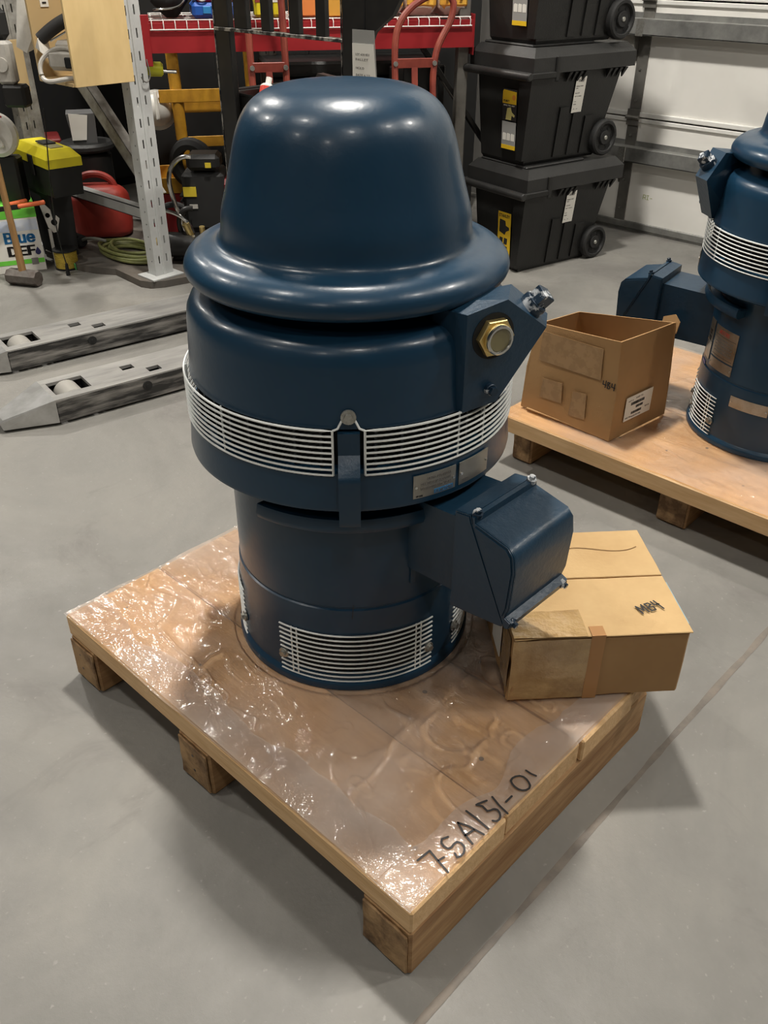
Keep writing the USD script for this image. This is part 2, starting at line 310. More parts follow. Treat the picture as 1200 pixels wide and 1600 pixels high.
for vv in (1.31, -.35, -1.95):
    for k in range(4):
        z0, z1 = zj[k] + .012, zj[k + 1] - .03
        st = obj('stile', cat(b2((DX - .006, vv - .028, z0), (DX + .002, vv + .028, z1), .001)), GALVD, door)
        for zz in (z0 + .06, (z0 + z1) / 2 - .03, z1 - .05):
            obj('screw', cyl((DX - .010, vv + .004, zz), (DX - .004, vv + .004, zz), .006, 8), BOLT, st)
    for zc in (.36, .895, 1.40):
        # gusset plate under each strut
        g = prism([(0, 0), (.058, 0), (.004, -.11), (0, -.11)], .004)
        obj('gusset', frame(g, (DX - .002, vv + .03, zc - .03), (-1, 0, 0), (0, 0, 1)), GALVD, door)
        obj('strut_clip', b2((DX - .066, vv - .012, zc - .034), (DX - .06, vv + .022, zc + .036), .001), BOLT, door)
    for k in (1, 2, 3):
        z = zj[k]
        h = obj('hinge', cat(b2((DX - .016, vv - .032, z - .035), (DX - .011, vv + .032, z + .035), .001), cyl((DX - .02, vv - .034, z), (DX - .02, vv + .034, z), .009, 12)), GALVD, door)
obj('paint_mark', frame(fit_text('RI-', .05, .022), (DX - .0005, 1.20, .16), (0, -1, 0), (0, 0, 1)), mat('green_paint_mark', (.42, .46, .22), .6), door, smooth=False)

# ceiling lamps
for lx, ly, lv in LAMPS:
    t = thing('ceiling_light', 'round high-bay lamp on the ceiling above the warehouse floor', 'lamp', (lx, ly, CEIL), group='high-bay lamps on the ceiling')
    obj('housing', lathe([(0, 0), (.06, 0), (.07, -.03), (.20, -.10), (.235, -.13), (.235, -.19), (.225, -.19), (.215, -.14), (0, -.13)], n=40), GALVD, t)
    obj('lens', lathe([(.0, -.160), (.13, -.160), (.14, -.15)], n=40), LENS[lv], t)

# ------------------------------------------------------------------ pallets
H = .1465
SEAMS = [-.385, -.176, .022, .183, .255]
def make_pallet(name, label, u0, u1, v0, v1, seams, stringers, loc, inset=.0, block=True):
    t = thing(name, label, 'pallet', (loc[0], loc[1], 0))
    T = .046
    for i in range(len(seams) - 1):
        a, b = seams[i] + (.0015 if i else 0), seams[i + 1] - .0015
        dz = [0, -.0015, .0008, -.001, 0][i % 5]
        m = b2((a, v0 + [0, .003, -.002, .002, 0][i % 5], H - T), (b, v1, H + dz), .003)
        db = obj('deck_board', m, (WOOD, WOODD)[i % 2], t)
        for q_ in range(5):
            x_, y_ = a + (b - a) * random.uniform(.15, .85), v0 + (v1 - v0) * (q_ + random.uniform(.3, .7)) / 5; r_ = random.uniform(.002, .0045)
            obj('nail_mark', cyl((x_, y_, H + dz - .002), (x_, y_, H + dz + .0003), r_, 8), IRON, db)
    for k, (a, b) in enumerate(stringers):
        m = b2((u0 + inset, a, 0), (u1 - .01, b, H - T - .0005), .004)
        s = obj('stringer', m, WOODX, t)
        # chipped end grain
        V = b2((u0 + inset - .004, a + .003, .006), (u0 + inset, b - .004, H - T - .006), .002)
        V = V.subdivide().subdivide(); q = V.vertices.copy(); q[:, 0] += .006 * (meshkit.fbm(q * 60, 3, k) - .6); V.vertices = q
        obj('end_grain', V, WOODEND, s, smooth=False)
        for zz in (.035, .07):
            obj('nail_head', cyl((u0 + inset - .0045, (a + b) / 2 + .01 * k - .01, zz), (u0 + inset - .002, (a + b) / 2 + .01 * k - .01, zz), .003, 8), IRON, s)
    return t
PAL = make_pallet('pallet', 'wooden pallet under the nearest motor, marked with black handwriting', -.385, .255, -.494, .385, SEAMS, [(-.494, -.402), (-.049, .036), (.300, .384)], (0, 0))
P2C = (1.295, -.252)
make_pallet('pallet', 'wooden pallet at the right edge carrying the open carton and rear motor', .86, 1.62, -.62, .311, [.86, 1.03, 1.20, 1.40, 1.62], [(-.62, -.53), (-.241, -.161), (.222, .285)], (0, 0), inset=.045)

def film(u0, u1, v0, v1, centre, seed, n=300, base=.0035):
    gu, gv = np.linspace(0, 1, n), np.linspace(0, 1, n); A, B = np.meshgrid(gu, gv, indexing='ij')
    su = u1 - u0; sv = v1 - v0
    e = lambda x, s: .012 * (meshkit.fbm(np.c_[x.ravel() * 6, 0 * x.ravel() + s, 0 * x.ravel()], 3, seed).reshape(x.shape) - .5)
    U = u0 + A * su + (1 - A) * (e(B, 1) - .003) + A * e(B, 2); V = v0 + B * sv + (1 - B) * (e(A, 3) * .35 + .001) + B * e(A, 4)
    q = np.c_[U.ravel(), V.ravel(), 0 * U.ravel()]
    wr = meshkit.fbm(q * [7, 4, 1] + 3, 4, seed + 2)
    ridge = 1 - np.abs(2 * meshkit.fbm(q * [9, 6, 1] + 11, 3, seed + 5) - 1); ridge = np.clip((ridge - .80) / .2, 0, 1)
    fine = 1 - np.abs(2 * meshkit.fbm(q * [26, 17, 1] + 5, 4, seed + 8) - 1)
    z = .0026 * (wr - .35) + .0015 * ridge + .0012 * np.clip(fine - .6, 0, 1)
    for k in range(3):      # narrow creases where a noise crosses its middle, in patches
        c_ = meshkit.fbm(q * [11 + 5 * k, 9 + 4 * k, 1] + 7 * k, 2, seed + 11 + k) - .5; mk = np.clip((meshkit.fbm(q * 4 + 3 * k, 2, seed + 21 + k) - .52) / .06, 0, 1)
        z = z + mk * (.0030 - .0006 * k) * np.exp(-(c_ / .022) ** 2)
    d = np.hypot(q[:, 0] - centre[0], q[:, 1] - centre[1]); z *= np.clip((d - .215) / .06, 0, 1)
    edge = np.minimum.reduce([A.ravel(), 1 - A.ravel(), B.ravel(), 1 - B.ravel()]); z *= np.clip(edge / .02, .25, 1)
    Z = H + base + np.maximum(z, -.0015)
    Z = np.where(d < .225, H + .0012, Z)
    verts = np.c_[U.ravel(), V.ravel(), Z]; i = np.arange(n * n).reshape(n, n)
    F = np.r_[np.c_[i[:-1, :-1].ravel(), i[1:, :-1].ravel(), i[1:, 1:].ravel()], np.c_[i[:-1, :-1].ravel(), i[1:, 1:].ravel(), i[:-1, 1:].ravel()]]
    return trimesh.Trimesh(verts, F, process=False)
sheet = thing('plastic_sheet', 'wrinkled clear plastic sheet on the nearest pallet under the motor', 'plastic sheet')
obj('film', film(-.384, .25, -.492, .384, (0, 0), 3), FILM, sheet, smooth=True)
STROKES = [[(-.323, -.449), (-.3, -.451), (-.304, -.469), (-.308, -.491)], [(-.303, -.47), (-.294, -.472)],
    [(-.265, -.455), (-.281, -.46), (-.278, -.469), (-.263, -.469), (-.26, -.476), (-.265, -.485), (-.276, -.488), (-.281, -.486), (-.279, -.479)],
    [(-.237, -.45), (-.245, -.467), (-.25, -.487)], [(-.237, -.45), (-.231, -.465), (-.227, -.489)], [(-.247, -.471), (-.231, -.474)],
    [(-.213, -.446), (-.213, -.463), (-.215, -.488)], [(-.178, -.456), (-.193, -.452), (-.19, -.459), (-.192, -.468), (-.181, -.474), (-.187, -.488), (-.196, -.489), (-.2, -.484)],
    [(-.167, -.458), (-.172, -.474), (-.175, -.492)], [(-.16, -.478), (-.146, -.478)],
    [(-.124, -.46), (-.113, -.46), (-.105, -.468), (-.107, -.48), (-.114, -.488), (-.125, -.485), (-.129, -.472), (-.124, -.46)], [(-.092, -.465), (-.092, -.474), (-.09, -.482)]]
obj('handwriting', cat(*[mov(ribbon(smooth_path(s, 14) if len(s) > 4 else s, .0032, .0003), 0, 0, H + .0076) for s in STROKES]), INK, sheet, smooth=False, label='black marker writing 75A151-01')
def fold(u0, u1, v0, v1, axis, seed, z, n=110):
    t_ = np.linspace(0, 1, n); w = .35 + .75 * meshkit.fbm(np.c_[t_ * 5, 0 * t_ + seed, 0 * t_], 4, seed); k = 18; V = []
    for i in range(n):
        for q in np.linspace(0, 1, k):
            a, b = (u0 + (u1 - u0) * q * w[i], v0 + (v1 - v0) * t_[i]) if axis == 0 else (u0 + (u1 - u0) * t_[i], v0 + (v1 - v0) * q * w[i]); V.append((a, b, 0))
    V = np.array(V); V[:, 2] = z + .0015 * meshkit.fbm(V * 30 + seed, 3, seed) + .0012 * np.abs(2 * meshkit.fbm(V * [24, 14, 1], 3, seed + 1) - 1)
    i = np.arange(n * k).reshape(n, k)
    if axis == 0: i = i[::-1]
    return trimesh.Trimesh(V, np.r_[np.c_[i[:-1, :-1].ravel(), i[1:, :-1].ravel(), i[1:, 1:].ravel()], np.c_[i[:-1, :-1].ravel(), i[1:, 1:].ravel(), i[:-1, 1:].ravel()]], process=False)
obj('film_fold', fold(-.384, -.29, -.428, .38, 0, 4, H + .0064), FILMM, sheet, smooth=True)
obj('film_fold', fold(-.383, .20, -.488, -.415, 1, 7, H + .0048), FILMM, sheet, smooth=True)
sheet2 = thing('plastic_sheet', 'clear plastic sheet on the right-hand pallet under the open carton', 'plastic sheet')
obj('film', film(.862, 1.615, -.615, .309, P2C, 8, 110), FILM, sheet2, smooth=True)

# ------------------------------------------------------------------ the motors (local z = 0 on the pallet)
def arc(r, z, a0, a1, n=None):
    n = n or max(6, int(abs(a1 - a0) / 3)); return [ring_at(r, z, a) for a in np.linspace(a0, a1, n + 1)]
def curved_plate(r, z0, z1, a0, a1, th=.0012, n=14):
    return lathe([(r, z0), (r + th, z0), (r + th, z1), (r, z1)], a0, a1, n, closed=True)
def on_cyl(m, r, a, z):
    """flat mesh (x right, y up, z out) wrapped round the cylinder at azimuth a (deg) seen from outside"""
    v = m.vertices.copy(); an = math.radians(a) + v[:, 0] / r; rr = r + v[:, 2]
    m = m.copy(); m.vertices = np.c_[rr * np.cos(an), rr * np.sin(an), z + v[:, 1]]; return m
def make_motor(label, loc, rz, ext=0.0, drop=0.0, turn=0.0):
    t = thing('electric_motor', label, 'motor', loc, rz)
    Z = lambda prof: [(r, z - H) for r, z in prof]
    ML = lambda m: mov(m, 0, 0, -H)
    # --- cap: dome and rolled brim
    dome_p = [(0, 1.056), (.04, 1.0555), (.07, 1.0535), (.10, 1.0475), (.12, 1.0375), (.134, 1.025), (.146, 1.005), (.158, .967), (.171, .919), (.1795, .886), (.1815, .868), (.186, .857), (.198, .851), (.214, .848), (.228, .840), (.236, .830), (.2385, .820), (.235, .811), (.226, .805)]
    dp = smooth_path(np.array(dome_p)[:, [0, 1]], 90)
    dp = [tuple(x) for x in dp] + [(.214, .806), (.20, .812), (.17, .815)]
    obj('canopy_cap', lathe(Z(dp), n=160), NAVY, t, smooth=50)
    # --- neck and upper shroud
    up = [(.168, .818), (.168, .792), (.176, .786), (.205, .784), (.224, .780), (.235, .772), (.241, .760), (.243, .745), (.2455, .70), (.248, .668), (.248, .664), (.232, .660)]
    obj('upper_bracket', lathe(Z(up), n=160), NAVY, t, smooth=50)
    obj('air_opening', lathe(Z([(.236, .662), (.226, .66), (.226, .598), (.245, .594)]), n=120), VOID, t)
    lo = [(.232, .600), (.2535, .598), (.2545, .592), (.2585, .545), (.2575, .539), (.253, .536), (.205, .534)]
    obj('lower_shroud', lathe(Z(lo), n=160), NAVY, t, smooth=40)
    DNI = mat('dark_navy_interior', (.006, .010, .016), .5)
    for a in range(0, 360, 9):
        obj('air_fin', frame(b2((0, -.002, -.03), (.012, .002, .03)), ring_at(.228, .63 - H, a), ring_at(1, 0, a), ring_at(1, 0, a + 90)), DNI, t, smooth=False)
    # --- brackets, each with its bolt, at three places
    spans = []
    for ab in (-134.8, -14.8, 105.2):
        X, Y = np.array(ring_at(1, 0, ab)), np.array(ring_at(1, 0, ab + 90))
        side = [(.226, .660), (.254, .660), (.255, .628), (.276, .606), (.279, .596), (.279, .535), (.276, .525), (.226, .525)]
        def lug(w, s): return frame(prism([(r, z - H) for r, z in s], w), -Y * w / 2, X, (0, 0, 1))
        m = lug(.030, side); m = mov(m, 0, 0, 0)
        # frame() puts local z along X x Zup = -Y, so shift back to centre
        m.apply_translation(Y * .030)
        br = obj('bracket_leg', m, NAVYROUGH, t, smooth=30)
        c = np.array(ring_at(.2475, .683 - H, ab))
        bo = obj('guard_bolt', cat(cyl(c, c + X * .004, .0105, 20), hexa(c + X * .004, c + X * .009, .0065)), BOLT, t)
        spans.append(ab)
    # --- upper wire guards between the brackets
    gr = .2562
    for i, ab in enumerate(spans):
        a0, a1 = ab + 4.9, ab + 120 - 4.9
        g = obj('wire_guard', tube([ring_at(gr, .597 - H, a0)] + arc(gr, .6655 - H, a0, a1) + [ring_at(gr, .597 - H, a1)], .0019, 6), WIRE, t)
        for a, q in ((a0, -1), (a1, 1)):
            obj('bolt_loop', tube([ring_at(gr, .6655 - H, a), ring_at(gr - .002, .668 - H, a + q * 1.6), ring_at(gr - .008, .680 - H, a + q * 3.2)], .0017, 6), WIRE, g)
        for k in range(1, 9):
            obj('guard_wire', tube(arc(gr + (.0 if k % 8 else .0), .6655 - H - k * .00856, a0, a1), .0017, 6), WIRE, g)
        for a in (ab + 37.5, ab + 50.0, ab + 75):
            obj('guard_upright', tube([ring_at(gr - .003, .667 - H, a), ring_at(gr - .003, .595 - H, a)], .0015, 6), WIRE, g)
    # --- stator body and base
    body = [(.2, .536), (.1985, .50), (.200, .46), (.2005, .318), (.1995, .3165), (.1995, .3135), (.2025, .312), (.2035, .290), (.2045, .19), (.2055, .166), (.2105, .160), (.2125, .156), (.2125, .1475), (.2105, .1465), (0.0, .1465)]
    obj('stator_frame', lathe(Z(body), n=160), NAVY, t, smooth=30)
    lip = [(.196, .500), (.218, .496), (.2245, .504), (.2275, .504), (.231, .490), (.228, .481), (.220, .477), (.196, .480)]
    obj('drip_lip', lathe(Z(lip), -173, -38, 60, closed=True), NAVY, t, smooth=40)
    obj('drip_lip', lathe(Z(lip), 30, 130, 44, closed=True), NAVY, t, smooth=40)
    obj('seam_mark', cat(on_cyl(ribbon([(0, -.012), (.002, .014)], .0012), .2038, -135, .31 - H)), INK, t, smooth=False)
    obj('weld_bead', curved_plate(.1995, .35 - H, .478 - H, -107.5, -105.0, .004, 3), NAVYROUGH, t)
    # --- lower vent grilles
    def grille(a0, a1, rows=11, sc=True):
        z0, z1 = .163 - H, .262 - H; r = .2065
        v = obj('vent_opening', curved_plate(.2032, z0 + .006, z1 - .006, a0 + 7, a1 - 7, .0016, 20), VOID, t)
        ups = [tube([ring_at(r, z1 + .001, a), ring_at(r, z0 - .001, a)], .0014, 6) for a in (a0 + 6.6, a0 + 9.4, a1 - 9.4, a1 - 6.6)]
        g = obj('vent_grille', tube(arc(r + .001, z0, a0, a1), .0016, 6), WIRE, t)
        for u in ups: obj('grille_upright', u, WIRE, g)
        for k in range(1, rows):
            z = z0 + (z1 - z0) * k / (rows - 1)
            obj('grille_wire', tube(arc(r + .001, z, a0, a1), .0016, 6), WIRE, g)
        for a in (a0 + 1.9, a1 - 1.9):
            c = np.array(ring_at(.2045, .199 - H, a)); X = np.array(ring_at(1, 0, a))
            obj('vent_screw', cat(cyl(c, c + X * .0055, .0095, 18, ch=.001), hexa(c + X * .0055, c + X * .010, .006)), BOLT, t)
    grille(-171.3, -94.8); grille(-78, -43.5); grille(9, 85); grille(99, 158)
    # --- rating plates on the shroud
    zp = .567 - H
    for k, (a0, a1) in enumerate(((-114.6, -98.8), (-97.2, -82.6))):
        p = obj('rating_plate', curved_plate(.2572, zp - .0185, zp + .0185, a0, a1, .0016), PLATE, t)
        am = (a0 + a1) / 2
        for a in (a0 + .9, a1 - .9):
            c = np.array(ring_at(.2585, zp, a)); X = np.array(ring_at(1, 0, a)); obj('rivet', cyl(c, c + X * .002, .0022, 10), CHROME, p)
        if k == 0:
            for s, y, w, dx in (('NEMA PREMIUM', .009, .040, .006), ('DEL MOTOR APPROV', .0015, .050, .001), ('DO NOT OPERATE WITH', -.006, .050, .001)):
                obj('plate_lettering', on_cyl(mov(fit_text(s, w, .0042), -w / 2 + dx, y, 0), .2589, am, zp), GREYINK, p, smooth=False)
            obj('plate_lettering', on_cyl(mov(fit_text('NP 208', .010, .0025), -.031, -.0165, 0), .2589, am, zp), INK, p, smooth=False)
            obj('brand_strip', on_cyl(mov(b2((0, 0, 0), (.033, .0072, .0004)).subdivide().subdivide(), -.002, -.0168, 0), .2588, am, zp), BLUEINK, p, smooth=False)
            obj('brand_lettering', on_cyl(mov(fit_text('US MOTORS', .030, .005), -.0005, -.0157, .0004), .2588, am, zp), PLATE, p, smooth=False)
        else:
            obj('plate_lettering', on_cyl(mov(fit_text('WARNING', .012, .0025), -.026, -.013, 0), .2589, am, zp), GREYINK, p, smooth=False)
    # --- nameplates on the stator
    for (a0, a1, z0, z1, kind) in ((-76, -66, .335, .435, 0), (-63.2, -38, .356, .433, 1), (-63.2, -38, .327, .352, 2), (-33, -6, .259, .288, 3)):
        rr = .2008 if z0 > .3 else .2042
        p = obj('nameplate', curved_plate(rr, z0 - H, z1 - H, a0, a1, .0014), STEELPLATE, t)
        am = (a0 + a1) / 2
        for a in (a0 + 1.2, a1 - 1.2):
            c = np.array(ring_at(rr + .001, (z0 * .55 + z1 * .45) - H, a)); X = np.array(ring_at(1, 0, a)); obj('rivet', cyl(c, c + X * .002, .0022, 10), CHROME, p)
        if kind == 1:
            obj('plate_lettering', on_cyl(mov(fit_text('MOTORS', .040, .010), -.024, .022, 0), rr + .0015, am, (z0 + z1) / 2 - H), REDINK, p, smooth=False)
            for y in (.017, -.033): obj('plate_rule', on_cyl(mov(b2((0, 0, 0), (.08, .0008, .0003)).subdivide().subdivide(), -.04, y, 0), rr + .0015, am, (z0 + z1) / 2 - H), INK, p, smooth=False)
            for y in (.008, 0, -.008, -.016, -.024): obj('plate_lettering', on_cyl(mov(fit_text('HP 75 RPM 1780 PH 3 HZ 60', .066, .0042), -.033, y, 0), rr + .0015, am, (z0 + z1) / 2 - H), GREYINK, p, smooth=False)
        if kind == 0:
            for y in (.012, -.004): obj('wiring_diagram', on_cyl(mov(fit_text('T1T2', .016, .012, bold=True), -.007, y, 0), rr + .0015, am, (z0 + z1) / 2 - H), INK, p, smooth=False)
    obj('blue_sticker', curved_plate(.2009, .292 - H, .322 - H, -80, -71, .0008), mat('blue_sticker_print', (.03, .05, .26), .35), t)
    # --- terminal box (radial direction -y)
    def slab_x(poly, x0, x1): return frame(prism(poly, x1 - x0), (x0, 0, 0), (0, 1, 0), (0, 0, 1))      # poly in (y,z), extruded +x
    BOXM = lambda m: rot(mov(m, 0, -ext, -drop), turn)
    nk = slab_x([(-.175, .382 - H - drop), (-.284 - ext, .386 - H - drop), (-.284 - ext, .520 - H - drop), (-.175, .513 - H - drop)], -.064, .060)
    obj('box_neck', rot(nk, turn), NAVYROUGH, t, smooth=20)
    back = Polygon([(-.284, .363), (-.284, .536), (-.312, .540), (-.316, .528), (-.386, .383), (-.380, .376), (-.37, .374)])
    cov = Polygon([(-.314, .541), (-.322, .541), (-.3225, .531), (-.380, .518), (-.391, .506), (-.395, .48), (-.391, .415), (-.386, .397), (-.397, .392), (-.393, .379), (-.386, .378), (-.318, .525)])
    def rounded_slab(poly, x0, x1, e=.007):
        """(y,z) outline with rounded long edges"""
        inner = poly.buffer(-e, join_style=1); parts = []
        m = [slab_x([(y, z - H) for y, z in poly.exterior.coords[:-1]], x0 + e, x1 - e)]
        steps = [(.35, .06), (.7, .3), (1.0, 1.0)]
        for f, g in ((.30, .05), (.65, .24), (1, 1)):
            q = poly.buffer(-e * g * .8, join_style=1)
            d = e * (1 - f * 1.0)
            if q.is_empty: continue
            if hasattr(q, 'geoms'): q = max(q.geoms, key=lambda s: s.area)
            o = [(y, z - H) for y, z in q.exterior.coords[:-1]]
            m.append(slab_x(o, x0 + d, x1 - d))
        return cat(*m)
    obj('terminal_box', BOXM(rounded_slab(back, -.073, .073, .004)), NAVYROUGH, t, smooth=25)
    obj('terminal_box_cover', BOXM(rounded_slab(cov, -.076, .076, .006)), NAVYROUGH, t, smooth=45)
    for sx in (-.064, .064):
        for (y, z, dy, dz) in ((-.318, .541, -.25, .97), (-.394, .387, -.97, -.25)):
            c = np.array((sx, y, z - H)); d = np.array((0, dy, dz)); obj('cover_screw', BOXM(cat(cyl(c - d * .004, c + d * .003, .0075, 14), hexa(c + d * .003, c + d * .008, .005))), CHIPPED, t)
    # --- oil sump block with sight glass, fill plug and drain
    F = dict(tl=(-.034, -.256, .806), bend=(.024, -.277, .818), nose=(.090, -.298, .767), lowd=(.037, -.280, .698), low2=(.020, -.274, .671), low=(-.033, -.256, .665))
    W = np.array((.046, .030, 0.0))
    pts = [np.array(v) for v in F.values()]
    pts += [pts[1] + W * 1.15, pts[2] + W, pts[3] + W * .95, pts[4] + W * .95]
    pts += [np.array(x) for x in ((-.036, -.20, .804), (-.036, -.20, .665), (.018, -.20, .806), (.018, -.20, .665), (-.03, -.19, .808))]
    blk = hull([p - (0, 0, H) for p in pts])
    obj('oil_sump_block', blk, NAVYROUGH, t, smooth=False)
    n1 = np.cross(np.array(F['bend']) - F['low'], np.array(F['tl']) - F['low']); n1 /= np.linalg.norm(n1); n1 = n1 if n1[1] < 0 else -n1
    c = np.array((.006, -.2695, .771 - H)); c = c - n1 * ((c - (np.array(F['low']) - (0, 0, H))) @ n1)
    obj('gauge_seat', cyl(c - n1 * .002, c + n1 * .0008, .0325, 36), VOID, t)
    sg = obj('sight_glass', cat(hexa(c, c + n1 * .011, .0275, ch=.0012), cyl(c + n1 * .010, c + n1 * .016, .021, 32, ch=.0012)), BRASS, t, smooth=25)
    ringm = lathe([(.0205, .0155), (.0205, .0185), (.0192, .0195), (.0165, .0195), (.0152, .0165), (.0152, .0155)], n=36, closed=True)
    xx = np.cross((0, 0, 1), n1); xx /= np.linalg.norm(xx)
    obj('gauge_rim', frame(ringm, c, xx, np.cross(n1, xx)), CHROME, sg)
    obj('gauge_window', cyl(c + n1 * .0155, c + n1 * .0168, .0155, 32), GLASSOIL, sg)
    e1 = np.array(F['nose']) - F['bend']; n2 = np.cross(e1, W); n2 /= np.linalg.norm(n2); n2 = n2 if n2[2] > 0 else -n2
    pc = np.array(F['bend']) * .47 + np.array(F['nose']) * .53 + W * .52 - (0, 0, H)
    obj('fill_plug', cat(cyl(pc, pc + n2 * .011, .0185, 28), *[lathe([(.0185, .0), (.0193, .0012), (.0185, .0024)], n=28).apply_transform(np.eye(4)) for _ in ()], cyl(pc + n2 * .010, pc + n2 * .014, .0175, 28, ch=.001), cyl(pc + n2 * .013, pc + n2 * .031, .0155, 4, ch=.0015)), CHIPPED, t, smooth=25)
    dc = np.array((.007, -.268, .694 - H))
    obj('drain_plug', cat(cyl(dc - n1 * .004, dc + n1 * .009, .0085, 18, ch=.001), hexa(dc + n1 * .009, dc + n1 * .016, .0065)), CHIPPED, t)
    return t
make_motor('navy blue vertical electric motor on the nearest pallet, domed cap facing the camera', (0, 0, H + .0014), 0)
make_motor('navy blue vertical electric motor cut off by the right edge, behind the open carton', (P2C[0], P2C[1], H + .0014), -160, .045, .04, -12)

# ------------------------------------------------------------------ cartons
def carton_closed():
    t = thing('carton', 'battered closed cardboard carton taped shut, beside the nearest motor', 'carton', (.008, -.356, H + .0062), -42.3)
    L, W, h = .288, .285, .136
    def crumple(m, amp, s, it=3):
        for _ in range(it): m = m.subdivide()
        q = m.vertices; d = np.stack([meshkit.fbm(q * 16, 3, s + k) - .5 for k in range(3)], 1)
        near = np.exp(-((q[:, 0]) ** 2 + (q[:, 1]) ** 2 * .25) / .006) * 2.2 + .45
        m.vertices = q + d * amp * near[:, None]; v = m.vertices; v[:, 2] = np.maximum(v[:, 2], 0); m.vertices = v; return m
    obj('carton_body', crumple(b2((0, 0, 0), (L, W, h - .003), .004), .006, 3, 4), CARD, t, smooth=25)
    s = .52 * W
    for k, (y0, y1) in enumerate(((-.002, s - .001), (s + .001, W + .002))):
        m = crumple(b2((-.002, y0, h - .0035), (L + .002, y1, h - .0005 + .001 * k), .001), .005, 5 + k, 4)
        obj('top_flap', m, CARDL, t, smooth=25)
    obj('top_stain_line', mov(ribbon(smooth_path([(.02, .235), (.06, .24), (.10, .228), (.15, .236), (.20, .228), (.27, .233)], 30), .0016), 0, 0, h + .0015), mat('brown_water_line', (.30, .18, .075), .8), t, smooth=False)
    tp = trimesh.creation.box((.12, .0015, .115)); 
    def sheet(x0, x1, y0, y1, z, s, amp=.004, n=24):
        A, B = np.meshgrid(np.linspace(x0, x1, n), np.linspace(y0, y1, n), indexing='ij'); q = np.c_[A.ravel(), B.ravel(), 0 * A.ravel()]
        q[:, 2] = z + amp * (meshkit.fbm(q * 22 + s, 4, s)); i = np.arange(n * n).reshape(n, n)
        return trimesh.Trimesh(q, np.r_[np.c_[i[:-1, :-1].ravel(), i[1:, :-1].ravel(), i[1:, 1:].ravel()], np.c_[i[:-1, :-1].ravel(), i[1:, 1:].ravel(), i[:-1, 1:].ravel()]], process=False)
    a = obj('packing_tape', sheet(-.002, .118, -.003, .062, h + .0005, 3), TAPE, t, smooth=True)
    obj('packing_tape', frame(sheet(-.002, .125, .004, h - .004, .0016, 7, .003), (0, 0, 0), (1, 0, 0), (0, 0, 1)), TAPE, t, smooth=True)
    obj('packing_tape', frame(sheet(.005, .06, .012, h - .01, .0016, 9, .003), (0, 0, 0), (0, -1, 0), (0, 0, 1)).apply_translation((0, .07, 0)), TAPE, t, smooth=True)
    obj('kraft_tape_strip', cat(b2((.124, -.0035, .001), (.147, -.002, h + .001)), b2((.124, -.0035, h + .0005), (.147, .020, h + .0018))), TAPEK, t)
    obj('shipping_label', b2((-.0042, .075, .03), (-.0025, .135, .118)), PAPER, t)
    # marker: M84 on the top flap
    S = [[(0, 0), (.000, .020), (.006, .006), (.011, .020), (.012, 0)], [(.018, 0), (.017, .019), (.024, .019), (.026, .014), (.019, .010), (.027, .007), (.026, 0), (.018, 0)], [(.040, -.003), (.037, .020)], [(.031, .020), (.031, .011), (.040, .010)]]
    obj('handwriting', frame(cat(*[ribbon(s, .0028, .0002) for s in S]), (.222, .045, h + .0021), (math.cos(.35), math.sin(.35), 0), (-math.sin(.35), math.cos(.35), 0)), INK, t, smooth=False)
    obj('blue_tape_edge', b2((L + .0022, .02, h - .04), (L + .0035, .13, h - .002)), mat('pale_blue_tape', (.30, .45, .50), .4), t)
    return t
carton_closed()
